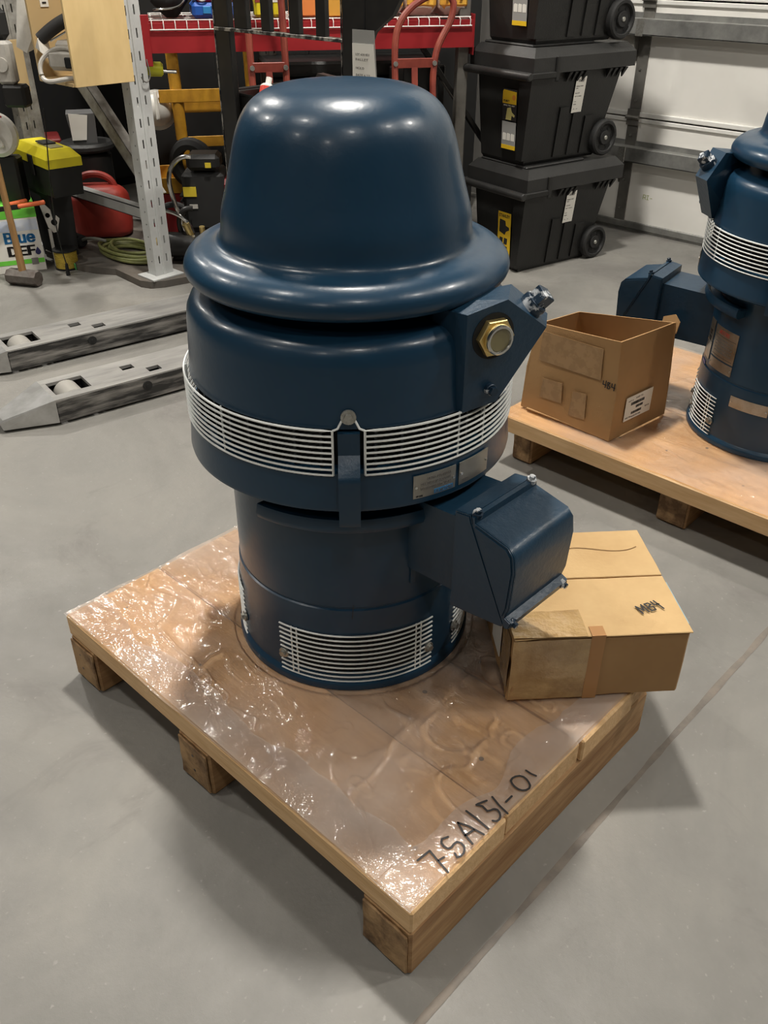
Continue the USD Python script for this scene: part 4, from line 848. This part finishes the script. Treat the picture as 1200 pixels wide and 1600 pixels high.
for k, (s, lab) in enumerate(((.92, 'leftmost plastic-wrapped orange and white towel pack on the red shelf'), (1.055, 'middle plastic-wrapped orange and white towel pack on the red shelf'), (1.19, 'right-hand plastic-wrapped orange and white towel pack next to the tool chests'))):
    t = on_shelf('towel_pack', lab, 'pack', s, .13)
    m = b2((-.066, -.10, 0), (.064, .14, .20), .028).subdivide().subdivide(); m.vertices += .006 * (np.stack([meshkit.fbm(m.vertices * 30 + k, 3, q) for q in range(3)], 1) - .5); m.vertices[:, 2] = np.maximum(m.vertices[:, 2], 0)
    obj('pack_wrap', m, FILMW, t)
    q = b2((-.060, -.106, .022), (.058, .10, .19), .016).subdivide().subdivide(); q.vertices += .005 * (np.stack([meshkit.fbm(q.vertices * 34 + k, 3, q2) for q2 in range(3)], 1) - .5)
    obj('printed_band', q, FILMO, t)
    for j in range(3): obj('printed_stripe', frame(prism([(0, 0), (.010, 0), (.035, .09), (.025, .09)], .0008), (-.045 + .028 * j, -.111, .055), (1, 0, 0), (0, .06, 1)), YELP if j % 2 else mat('orange_red_print', (.80, .16, .05), .5), t, smooth=False)
    obj('pack_lettering', frame(fit_text('Simply', .05, .014), (-.02, -.1115, .09), (1, 0, 0), (0, .06, 1)), mat('navy_print', (.03, .03, .12), .5), t, smooth=False)

# ------------------------------------------------------------------ dark storage behind
def cabinet(label, loc, rz, w, d, h, n):
    t = thing('storage_cabinet', label, 'cabinet', loc, rz)
    obj('cabinet_body', b2((0, 0, .04), (w, d, h), .004), DARK, t)
    for k in range(n): 
        dr = obj('cabinet_door', b2((k * w / n + .006, -.014, .05), ((k + 1) * w / n - .006, -.001, h - .01), .003), mat('black_cabinet_door', (.008, .008, .008), .55), t)
        obj('door_handle', b2((k * w / n + .03, -.026, h * .5), (k * w / n + .045, -.013, h * .5 + .11), .003), RUBBER, dr)
    obj('plinth', b2((.02, .02, 0), (w - .02, d - .02, .04)), DARK, t)
cabinet('tall black cabinet behind the rack frame at the far left', (.35, 3.87, 0), 0, 2.0, .4, 1.9, 4)
cabinet('long black cabinet behind the red shelf', sh(-.14, .84, 0), -33, 1.72, .36, 1.9, 4)
for k, (s, d, z, lab) in enumerate(((.46, .22, .0, 'black storage crate on the floor at the left under the red shelf'), (.84, .2, .0, 'black storage crate on the floor at the right under the red shelf'), (.46, .23, .40, 'upper black storage crate at the left under the red shelf'), (.84, .21, .40, 'upper black storage crate at the right under the red shelf'))):
    t = thing('storage_crate', lab, 'crate', sh(s, d, z), -33)
    obj('crate_body', b2((0, 0, 0), (.34, .30, .34), .012), mat('matt_black_plastic', (.006, .006, .006), .7), t); obj('crate_lid', b2((-.01, -.01, .341), (.35, .31, .395), .01), BLACKP, t)
    if k == 0: obj('crate_label', b2((.05, -.002, .2), (.09, -.0005, .25)), mat('dull_red_label', (.22, .02, .02), .6), t)

# folded black cart between the hand truck and the chests
t = thing('folding_cart', 'folded black cart frame leaning beside the tool chest stack', 'cart', (2.12, 1.72, 0), -33)
obj('cart_rail', frame(b2((0, -.012, -.01), (.70, .030, .01), .003), (-.06, 0, .93), (.62, -.02, -.80), (0, 1, 0)), BLACKM, t)
obj('cart_step', frame(b2((.25, -.014, -.011), (.36, .032, -.0095)), (-.06, 0, .93), (.62, -.02, -.80), (0, 1, 0)), GALVD, t)
obj('cart_post', b2((.05, .03, 0), (.08, .06, .80), .004), BLACKM, t); obj('cart_post', b2((-.10, .03, 0), (-.07, .06, .80), .004), BLACKM, t)
obj('cart_deck', b2((-.12, .062, .05), (.12, .10, .78), .006), BLACKP, t)
for x in (-.1, .06): obj('cart_wheel', cyl((x, .045, .05), (x + .03, .045, .05), .05, 20, ch=.006), RUBBER, t)

# ------------------------------------------------------------------ left rack clutter
BZ = .03
board = thing('floor_board', 'thick dirty dark board lying under the rack foot, strip of green tape on its edge', 'board')
obj('board_slab', prism([(.93, 2.93), (.925, 2.64), (.955, 2.55), (1.005, 2.47), (.992, 2.26), (1.01, 2.215), (1.06, 2.185), (1.75, 2.02), (1.85, 2.55), (1.45, 3.20), (1.0, 3.00)], BZ - .001), BOARD, board, smooth=False)
obj('green_tape', frame(b2((0, 0, 0), (.045, .027, .0015)), (.9235, 2.70, .001), (-.0, -1, 0), (0, 0, 1)), GREENT, board)
# plywood box with a saw in it
pb = thing('plywood_box', 'pale plywood box fixed beside the rack upright, open on its left side', 'box', (.818, 2.195, .776), 0)
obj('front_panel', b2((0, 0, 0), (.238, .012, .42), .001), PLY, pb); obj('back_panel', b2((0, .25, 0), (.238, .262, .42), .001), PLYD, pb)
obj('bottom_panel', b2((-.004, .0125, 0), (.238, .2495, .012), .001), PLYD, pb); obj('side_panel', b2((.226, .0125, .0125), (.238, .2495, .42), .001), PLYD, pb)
obj('price_tag', b2((.05, .2475, .235), (.082, .2495, .37)), PAPER, pb); obj('tag_mark', b2((.058, .2465, .245), (.073, .2478, .251)), INK, pb)
def saw(label, loc, rz, k):
    t = thing('power_saw', label, 'power saw', loc, rz)
    if k == 0:     # lying, shoe towards the viewer
        obj('motor_housing', cat(b2((-.02, -.06, .03), (.10, .06, .10), .015), b2((.01, -.045, .09), (.10, .05, .125), .012)), GREYP, t)
        obj('saw_shoe', cat(tube(smooth_path([(-.03, -.085, .012), (.09, -.09, .012), (.12, -.06, .016), (.115, -.055, .075), (-.02, -.055, .08), (-.04, -.07, .05)], 50, closed=True), .008, 8)), GREYP, t)
        obj('saw_window', b2((.055, -.066, .04), (.085, -.058, .075), .004), VOID, t)
        obj('rear_handle', cat(tube(smooth_path([(-.055, -.02, .125), (.0, .0, .165), (.08, .02, .20), (.15, .03, .21)], 24), .022, 12)), RUBBER, t)
        obj('handle_cap', hull([(-.075, -.03, .10), (-.05, -.045, .13), (-.075, .0, .13), (-.05, .01, .15), (-.02, -.035, .06), (-.03, .0, .05), (-.045, -.05, .09)]), DIRTYW, t)
        obj('trigger_rod', cyl((-.01, -.028, .122), (.08, -.01, .165), .003, 8), CHROME, t)
    else:
        obj('motor_housing', hull([(0, -.02, .0), (.04, -.03, -.02), (.10, -.03, .08), (.105, -.02, .12), (.06, -.03, .17), (.04, -.02, .17), (0, .03, .0), (.10, .03, .08), (.06, .03, .17), (.03, .03, .10), (.10, .03, .01)]), DIRTYW, t)
        obj('saw_arm', hull([(.06, -.02, .15), (.03, -.02, .16), (-.04, -.02, .32), (.0, -.02, .33), (.06, .02, .15), (-.04, .02, .32), (.0, .02, .33)]), DIRTYW, t)
        obj('housing_badge', b2((.012, -.026, .215), (.034, -.0195, .245), .003), INK, t)
        obj('rear_handle', tube(smooth_path([(-.13, -.02, .10), (-.15, -.02, .15), (-.13, -.02, .19), (-.09, -.02, .18), (-.08, -.02, .13), (-.10, -.02, .10)], 30, closed=True), .009, 8), GREYP, t)
        obj('gear_case', cat(b2((-.10, -.03, -.13), (-.03, .03, .02), .012), cyl((-.065, -.04, -.06), (-.065, -.028, -.06), .025, 18)), GREYP, t)
        obj('battery', b2((-.09, -.035, -.21), (.0, .035, -.13), .01), BLACKP, t)
        obj('dark_grip', b2((-.15, -.02, .02), (-.03, .03, .13), .02), RUBBER, t)
    return t
saw('dirty white power saw lying inside the plywood box', (.865, 2.36, .789), -62, 0)
hk = saw('dirty white power saw hanging at the top left corner, left of the plywood box', (.853, 2.64, .875), -50, 1)
t = thing('hanging_strap', 'black strap carrying the hanging power saw', 'strap', (.93, 2.60, 0), 0)
obj('strap_web', b2((-.006, -.003, .98), (.006, .003, 1.30)), RUBBER, t)
t = thing('plywood_sheet', 'narrow plywood offcut behind the hanging power saw', 'board', (.98, 3.07, 0), 0)
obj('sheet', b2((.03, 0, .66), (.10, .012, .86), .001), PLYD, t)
# white round lamp-like reel
t = thing('cable_reel', 'white and grey round reel with a red stripe at the left edge', 'reel', (.80, 2.86, .545), -50)
obj('reel_disc', frame(lathe([(0, -.02), (.07, -.02), (.085, 0), (.085, .02), (.07, .03), (.03, .02), (0, .02)], n=40), (0, 0, 0), (1, 0, 0), (0, 0, 1)), DIRTYW, t)
obj('reel_crank', cat(frame(b2((-.012, -.05, .03), (.012, .05, .045), .004), (0, 0, 0), (1, 0, .5), (-.5, 0, 1))), PAPER, t); obj('red_stripe', frame(lathe([(.06, .0312), (.082, .024), (.0822, .022)], 60, 150, 20), (0, 0, 0), (1, 0, 0), (0, 0, 1)), RED, t)
obj('reel_foot', b2((-.05, -.02, -.2735), (.06, .05, -.083), .01), BLACKP, t)
# toolbox on a bin
t = thing('storage_bin', 'black plastic bin supporting the yellow-lidded toolbox', 'bin', (.925, 2.775, 0), -6)
obj('bin_body', hull([(0, 0, .0), (.08, 0, 0), (.08, .20, 0), (0, .20, 0), (-.01, -.01, .298), (.09, -.01, .298), (.09, .21, .298), (-.01, .21, .298)]), RUBBER, t, smooth=False); obj('bin_rim', b2((-.016, -.016, .298), (.096, .216, .312), .003), BLACKP, t)
tb = thing('toolbox', 'black toolbox with a bright yellow lid under the plywood box', 'toolbox', (.875, 2.640, .3135), -6)
obj('toolbox_body', hull([(.006, .006, 0), (.134, .006, 0), (.134, .354, 0), (.006, .354, 0), (0, 0, .115), (.14, 0, .115), (.14, .36, .115), (0, .36, .115)]), BLACKP, tb, smooth=False)
obj('toolbox_lid', hull([(-.005, -.005, .115), (.145, -.005, .115), (.145, .365, .115), (-.005, .365, .115), (-.005, -.005, .15), (.145, -.005, .15), (.145, .365, .15), (-.005, .365, .15), (.02, .03, .182), (.12, .03, .182), (.12, .33, .182), (.02, .33, .182)]), YEL, tb, smooth=False)
obj('lid_tray', b2((.045, .05, .181), (.10, .19, .186), .002), mat('clear_organiser_lid', (.30, .28, .15), .3), tb); obj('carry_handle', b2((.045, .12, .186), (.10, .21, .192), .004), RUBBER, tb)
obj('latch', b2((-.010, .14, .07), (-.004, .185, .150), .002), RUBBER, tb)
# DEF carton
df = thing('fluid_carton', 'white carton with green top lettered Blue DEF on the floor behind the sledgehammer', 'carton', (.836, 2.752, 0), 156)
W_, D_, H_ = .235, .19, .268     # local x runs left along the face, y is towards the viewer after the turn
obj('carton_body', b2((0, -.19, 0), (W_, 0, H_ - .001), .003), PAPER, df)
fc = lambda m: frame(m, (W_, .0005, 0), (-1, 0, 0), (0, 0, 1))
obj('green_top', cat(b2((-.001, -.191, H_ - .042), (W_ + .001, .001, H_ + .001), .003)), GREEN, df)
obj('blue_fade_panel', fc(mov(b2((0, 0, 0), (W_ - .004, .045, .0006)), .002, H_ - .092, 0)), mat('blue_white_print', (.52, .60, .76), .55, col2=(.70, .72, .74), scale=9), df, smooth=False)
obj('lettering', fc(cat(*[mov(fit_text('Blue', .122, .048, bold=True), .088 + dx, .125, .0006) for dx in (0, .002, .004)])), BLUEINK, df, smooth=False, label='blue word Blue')
obj('lettering', fc(cat(*[mov(fit_text('DEF', .108, .042, bold=True), .092 + dx, .072, .0006) for dx in (0, .002, .004, .006)])), INK, df, smooth=False, label='black word DEF')
obj('drop_mark', fc(mov(prism(Polygon([(0, .03)] + [(.011 * math.cos(a), .008 + .011 * math.sin(a)) for a in np.radians(np.linspace(150, 390, 14))]), .0008), .214, .074, .0004)), mat('navy_print', (.03, .03, .12), .5), df, smooth=False)
obj('green_stripe', fc(mov(b2((0, 0, 0), (W_ - .004, .019, .0007)), .002, .036, 0)), GREEN, df, smooth=False); obj('code_patch', fc(mov(b2((0, 0, 0), (.028, .028, .001)), .180, .030, 0)), GREYINK, df, smooth=False)
obj('star_mark', fc(mov(prism([(0, 0), (.03, .02), (.03, .08), (.01, .06), (0, .09)], .0008), .0, .10, .0004)), mat('royal_blue_print', (.03, .06, .40), .5), df, smooth=False)
# sledgehammer
hm = thing('sledgehammer', 'sledgehammer with a rusty head on the floor and its wooden handle leaning up', 'hammer', (.672, 2.632, 0), 0)
hd = cat(hull([tuple(np.array((x, y * q, z * q))) for x, q in ((-.07, .92), (-.062, 1), (-.02, 1.0), (.02, 1.0), (.062, 1), (.07, .9)) for y, z in [(.034 * math.cos(a), .034 * math.sin(a)) for a in np.radians(np.arange(22.5, 360, 45))]]))
hd = rot(hd, -62); hd.apply_translation((0, 0, .0325))
obj('hammer_head', hd, IRON, hm, smooth=25)
obj('handle', tube([(.0, .0, .045), (0, .0, .10), (-.002, .0, .20), (-.006, .002, .45), (-.012, .004, .80)], [.016, .0155, .0135, .0135, .015], 14), HANDLE, hm)
# corrugated hose
t = thing('corrugated_hose', 'coil of black corrugated hose behind the Blue DEF carton', 'hose', (.80, 3.05, .30), 0)
pth = smooth_path([(-.13, .08, -.30), (-.16, .06, -.16), (-.12, 0, .03), (-.05, -.03, .09), (.03, -.02, .04), (.055, .0, -.10), (.05, .02, -.30)], 150)
obj('hose_body', tube(pth, np.where(np.arange(151) % 4 < 2, .058, .050), 20), RUBBER, t, smooth=30)
obj('warning_label', frame(cat(b2((0, 0, 0), (.060, .026, .0012), .0004)), (-.03, -.0835, .06), (1, -.5, -.15), (0, -.3, 1)), PAPER, t)
# orange-handled cutters lying on the carton
t = thing('bolt_cutters', 'cutters with orange grips lying on top of the Blue DEF carton', 'cutters', (.735, 2.70, H_ + .0115), 0)
obj('orange_grip', cyl((.02, .03, .008), (.125, -.005, .014), .0095, 12, ch=.004), ORANGE, t); obj('orange_grip', cyl((.0, .10, .004), (.10, .105, .006), .0095, 12, ch=.004), ORANGE, t)
obj('cutter_jaw', cat(hull([(-.06, .05, -.004), (.03, .03, -.004), (.02, .055, -.004), (-.06, .07, -.004), (-.06, .05, .012), (.03, .03, .014), (.02, .055, .012), (-.06, .07, .012)])), BLACKM, t)
# perforated bracket
t = thing('steel_bracket', 'white perforated steel bracket leaning on the right side of the DEF carton', 'bracket', (.872, 2.79, .0), 0)
pl = Polygon([(0, .27), (.012, .275), (.075, .20), (.058, .145), (.040, .142), (.022, .165)]).difference(Point(.050, .185).buffer(.013)).difference(Point(.028, .215).buffer(.010))
obj('bracket_plate', frame(prism(pl, .003), (0, 0, 0), (.8, -.55, 0), (.0, .1, 1)), DIRTYW, t, smooth=False)
obj('bracket_leg', b2((.018, -.018, .0), (.030, -.008, .16), .001), DIRTYW, t)
# rope spool
t = thing('rope_spool', 'spool of yellow twine on the floor beside the DEF carton', 'spool', (.915, 2.715, 0), 0)
obj('spool_flange', cyl((0, 0, 0), (0, 0, .006), .052, 28), BLACKP, t); obj('spool_flange', cyl((0, 0, .078), (0, 0, .084), .052, 28), BLACKP, t)
obj('twine', lathe([(0, .006)] + [(.047 + .0012 * (k % 2), .006 + .072 * k / 24) for k in range(25)] + [(0, .078)], n=32), ROPE, t)
# antenna rod
t = thing('whip_antenna', 'thin black whip antenna standing on the floor left of the rack', 'antenna', (.862, 2.619, 0), 0)
obj('antenna_base', cyl((0, 0, 0), (.001, 0, .05), .009, 14, r2=.006), RUBBER, t); obj('whip', tube(smooth_path([(.001, 0, .05), (-.006, .01, .2), (.008, .0, .45), (.026, -.013, .66)], 40), .0022, 6), BLACKM, t)
# red fuel can
t = thing('fuel_can', 'dull red plastic fuel can on the board behind the rack strut', 'fuel can', (1.262, 2.965, BZ), -40)
m = hull([(x, y, z) for x in (-.13, .13) for y in (-.09, .09) for z in (.02, .17)] + [(x, y, .215) for x in (-.09, .09) for y in (-.06, .06)] + [(x, y, 0) for x in (-.115, .115) for y in (-.075, .075)])
m = m.subdivide().subdivide(); m = trimesh.smoothing.filter_laplacian(m, iterations=4); m.vertices[:, 2] -= m.vertices[:, 2].min()
obj('can_body', m, REDC, t, smooth=True); obj('can_handle', tube(smooth_path([(-.09, 0, .18), (-.075, 0, .255), (.0, 0, .275), (.06, 0, .25), (.075, 0, .19)], 24), .016, 10), REDC, t)
obj('can_spout', cyl((-.085, 0, .19), (-.16, 0, .30), .021, 14, r2=.015), REDC, t)
t = thing('red_drawer_unit', 'low dark red drawer unit behind the fuel can', 'drawer unit', (1.02, 3.50, 0), -25)
obj('unit_body', b2((0, 0, 0), (.34, .22, .40), .006), mat('deep_red_paint', (.16, .012, .012), .5), t)
for k in range(3): obj('drawer', b2((.012, -.012, .02 + .125 * k), (.328, -.001, .135 + .125 * k), .003), mat('deep_red_paint', (.16, .012, .012), .5), t)
# cable coil
t = thing('power_cable', 'coiled olive-green cable with a black plug on the board by the rack foot', 'cable', (1.16, 2.575, BZ), 0)
cp = []
for k in range(260):
    a = k / 260 * 2 * math.pi * 9; q = 1 + .13 * math.sin(k * .043 + 1) + .06 * math.sin(k * .11)
    cp.append((.085 * q * math.cos(a) + .01 * math.sin(k * .03), .165 * q * math.sin(a) + .02 * math.sin(k * .05), .008 + .045 * (k / 260) * (.6 + .4 * math.sin(a * .5 + k * .02))))
obj('cable_coil', tube(smooth_path(cp, 900), .0075, 8), CORD, t)
obj('cable_end', tube(smooth_path([(-.05, .12, .05), (-.09, .20, .055), (-.10, .245, .04)], 16), .007, 8), mat('grey_cable', (.25, .25, .22), .5), t)
pg = obj('plug_body', cyl((-.10, .24, .036), (-.105, .31, .034), .027, 20, r2=.030, ch=.004), RUBBER, t)
obj('plug_collar', cat(*[cyl((-.105 - .0005 * k, .311 + .011 * k, .034), (-.1055 - .0005 * k, .317 + .011 * k, .034), .027 - .001 * k, 20) for k in range(3)][:1], cyl((-.105, .31, .034), (-.107, .345, .034), .022, 18)), BRASS, pg)
# pressure washer
pw = thing('pressure_washer', 'black petrol pressure washer with hoses on the board right of the rack', 'pressure washer', (1.40, 2.36, BZ), -44)
obj('engine_block', cat(b2((-.06, -.06, .12), (.12, .12, .36), .015)), RUBBER, pw); obj('air_filter', b2((-.03, -.075, .37), (.11, .05, .435), .016), BLACKP, pw)
for k in range(6): obj('cooling_fin', b2((-.075, -.05, .15 + .022 * k), (-.058, .08, .157 + .022 * k)), BLACKM, pw)
obj('caution_label', b2((-.055, -.064, .265), (.0, -.0605, .305)), mat('caution_yellow', (.60, .46, .03), .5), pw); obj('caution_label', b2((.05, -.0795, .385), (.075, -.0755, .405)), mat('caution_yellow', (.60, .46, .03), .5), pw)
obj('rating_label', b2((-.035, -.064, .215), (.0, -.0605, .232)), GREYP, pw)
obj('fuel_tank', b2((.10, -.05, .20), (.22, .10, .33), .02), mat('deep_red_paint', (.16, .012, .012), .5), pw)
obj('frame_tube', tube(smooth_path([(-.09, -.10, .02), (-.10, -.10, .30), (-.085, -.10, .395), (-.04, -.10, .43), (.0, -.10, .432)], 40), .010, 10), CHROME, pw)
obj('rubber_hose', tube(smooth_path([(-.11, -.08, .02), (-.17, -.07, .13), (-.16, -.075, .21), (-.12, -.08, .235), (-.06, -.08, .225)], 40), .013, 10), RUBBER, pw)
obj('rubber_hose', tube(smooth_path([(-.03, -.09, .06), (-.08, -.10, .15), (-.06, -.10, .215), (-.02, -.09, .222)], 40), .012, 10), BLACKM, pw)
obj('pump_housing', cat(cyl((-.16, -.10, .075), (.02, -.12, .075), .052, 24, ch=.008), cyl((.02, -.12, .075), (.09, -.13, .075), .034, 20, ch=.004)), BLACKM, pw); obj('brass_manifold', cat(cyl((-.19, -.095, .075), (-.155, -.10, .075), .048, 22, ch=.004)), BRASS, pw)
obj('hose_fitting', cyl((-.03, -.12, .12), (-.05, -.13, .17), .017, 14), BRASS, pw)
obj('hose_fitting', cyl((.02, -.13, .10), (.02, -.14, .16), .012, 14), BRASS, pw)
obj('lance_tube', tube(smooth_path([(-.02, -.125, .13), (-.06, -.12, .19), (-.14, -.09, .215), (-.22, -.05, .205)], 30), .008, 8), CHROME, pw)
obj('wheel', frame(lathe([(.062, -.025), (.085, -.03), (.105, -.02), (.112, 0), (.105, .02), (.085, .03), (.062, .025), (.062, -.025)], n=40), (-.045, .20, .345), (.9, -.3, .1), (.0, 0, 1)), RUBBER, pw)
obj('wheel', cyl((-.02, .14, .10), (-.02, .19, .10), .10, 28, ch=.01), RUBBER, pw)
obj('base_rail', cat(tube([(-.12, -.10, .012), (.24, -.10, .012), (.24, .16, .012), (-.12, .16, .012)], .011, 8, closed=True)), BLACKM, pw)
# yellow sawhorse
t = thing('sawhorse', 'yellow steel sawhorse standing under the red shelf', 'sawhorse', (1.545, 2.640, 0), -33)
obj('leg', cat(b2((-.028, -.02, 0), (.022, .02, .46), .004), cyl((-.006, 0, .46), (-.012, 0, .84), .026, 20)), SAWY, t)
obj('leg', cyl((.33, .02, 0), (.318, .02, .84), .022, 16), SAWY, t)
obj('top_rail', b2((-.085, -.028, .615), (.34, -.021, .668), .002), SAWY, t); obj('lower_rail', b2((.02, .026, .565), (.34, .034, .615), .002), SAWY, t); obj('lower_rail', b2((.02, -.028, .43), (.30, -.021, .475), .002), SAWY, t)
t = thing('parts_bin', 'yellow open parts bin between the rack upright and the pressure washer', 'bin', (1.44, 2.70, 0), -33)
obj('bin_stand', b2((-.06, .0, 0), (.10, .12, .23), .004), RED, t); obj('bin_body', cat(b2((-.07, -.01, .231), (.11, .0, .30), .002), b2((-.07, .0, .231), (-.064, .13, .33), .002), b2((.104, 0, .231), (.11, .13, .33), .002), b2((-.07, .12, .231), (.11, .13, .33), .002), b2((-.064, 0, .231), (.104, .12, .237))), SAWY, t)
t = thing('hard_hat', 'dusty white hard hat hanging behind the yellow sawhorse', 'hard hat', (1.485, 2.73, .58), -33)
obj('hat_shell', rot(lathe([(0, .075)] + [(.07 * math.sin(a), .075 * math.cos(a)) for a in np.linspace(.2, math.pi / 2, 12)] + [(.085, -.006), (.084, -.010), (.066, -.006)], n=36), 70, (1, 0, 0)), DIRTYW, t, smooth=True); obj('hat_ridge', rot(b2((-.008, -.06, .05), (.008, .06, .079), .004), 70, (1, 0, 0)), DIRTYW, t)
t = thing('work_light', 'lime yellow work light hanging under the left end of the red shelf', 'work light', sh(-.025, .06, .80), -33)
obj('lamp_body', cyl((0, 0, 0.0), (.06, 0, -.002), .026, 18, ch=.008), mat('lime_plastic', (.62, .62, .03), .4), t); obj('lamp_stem', cyl((.055, 0, -.008), (.11, 0, -.012), .007, 10), CHROME, t); obj('lamp_hook', tube([(.02, 0, .02), (.02, 0, .06)], .003, 6), BLACKM, t)
t = thing('vacuum_canister', 'black vacuum with a pale paper label behind the rack brace', 'vacuum', (1.385, 3.225, 0), -30)
obj('canister', cyl((0, 0, 0), (0, 0, .36), .11, 24, ch=.02), BLACKP, t); obj('canister_lid', cyl((0, 0, .361), (0, 0, .40), .13, 26, ch=.012), LIDP, t)
obj('filter_box', hull([(-.055, -.06, .40), (.055, -.06, .40), (.055, .06, .40), (-.055, .06, .40), (-.07, -.07, .53), (.06, -.07, .53), (.06, .07, .53), (-.07, .07, .53)]), mat('grey_box_plastic', (.10, .10, .10), .5), t, smooth=False); obj('paper_label', frame(prism([(0, 0), (.065, 0), (.085, .11), (0, .12)], .001), (-.058, -.0675, .415), (1, 0, 0), (0, -.09, 1)), PAPER, t, smooth=False)
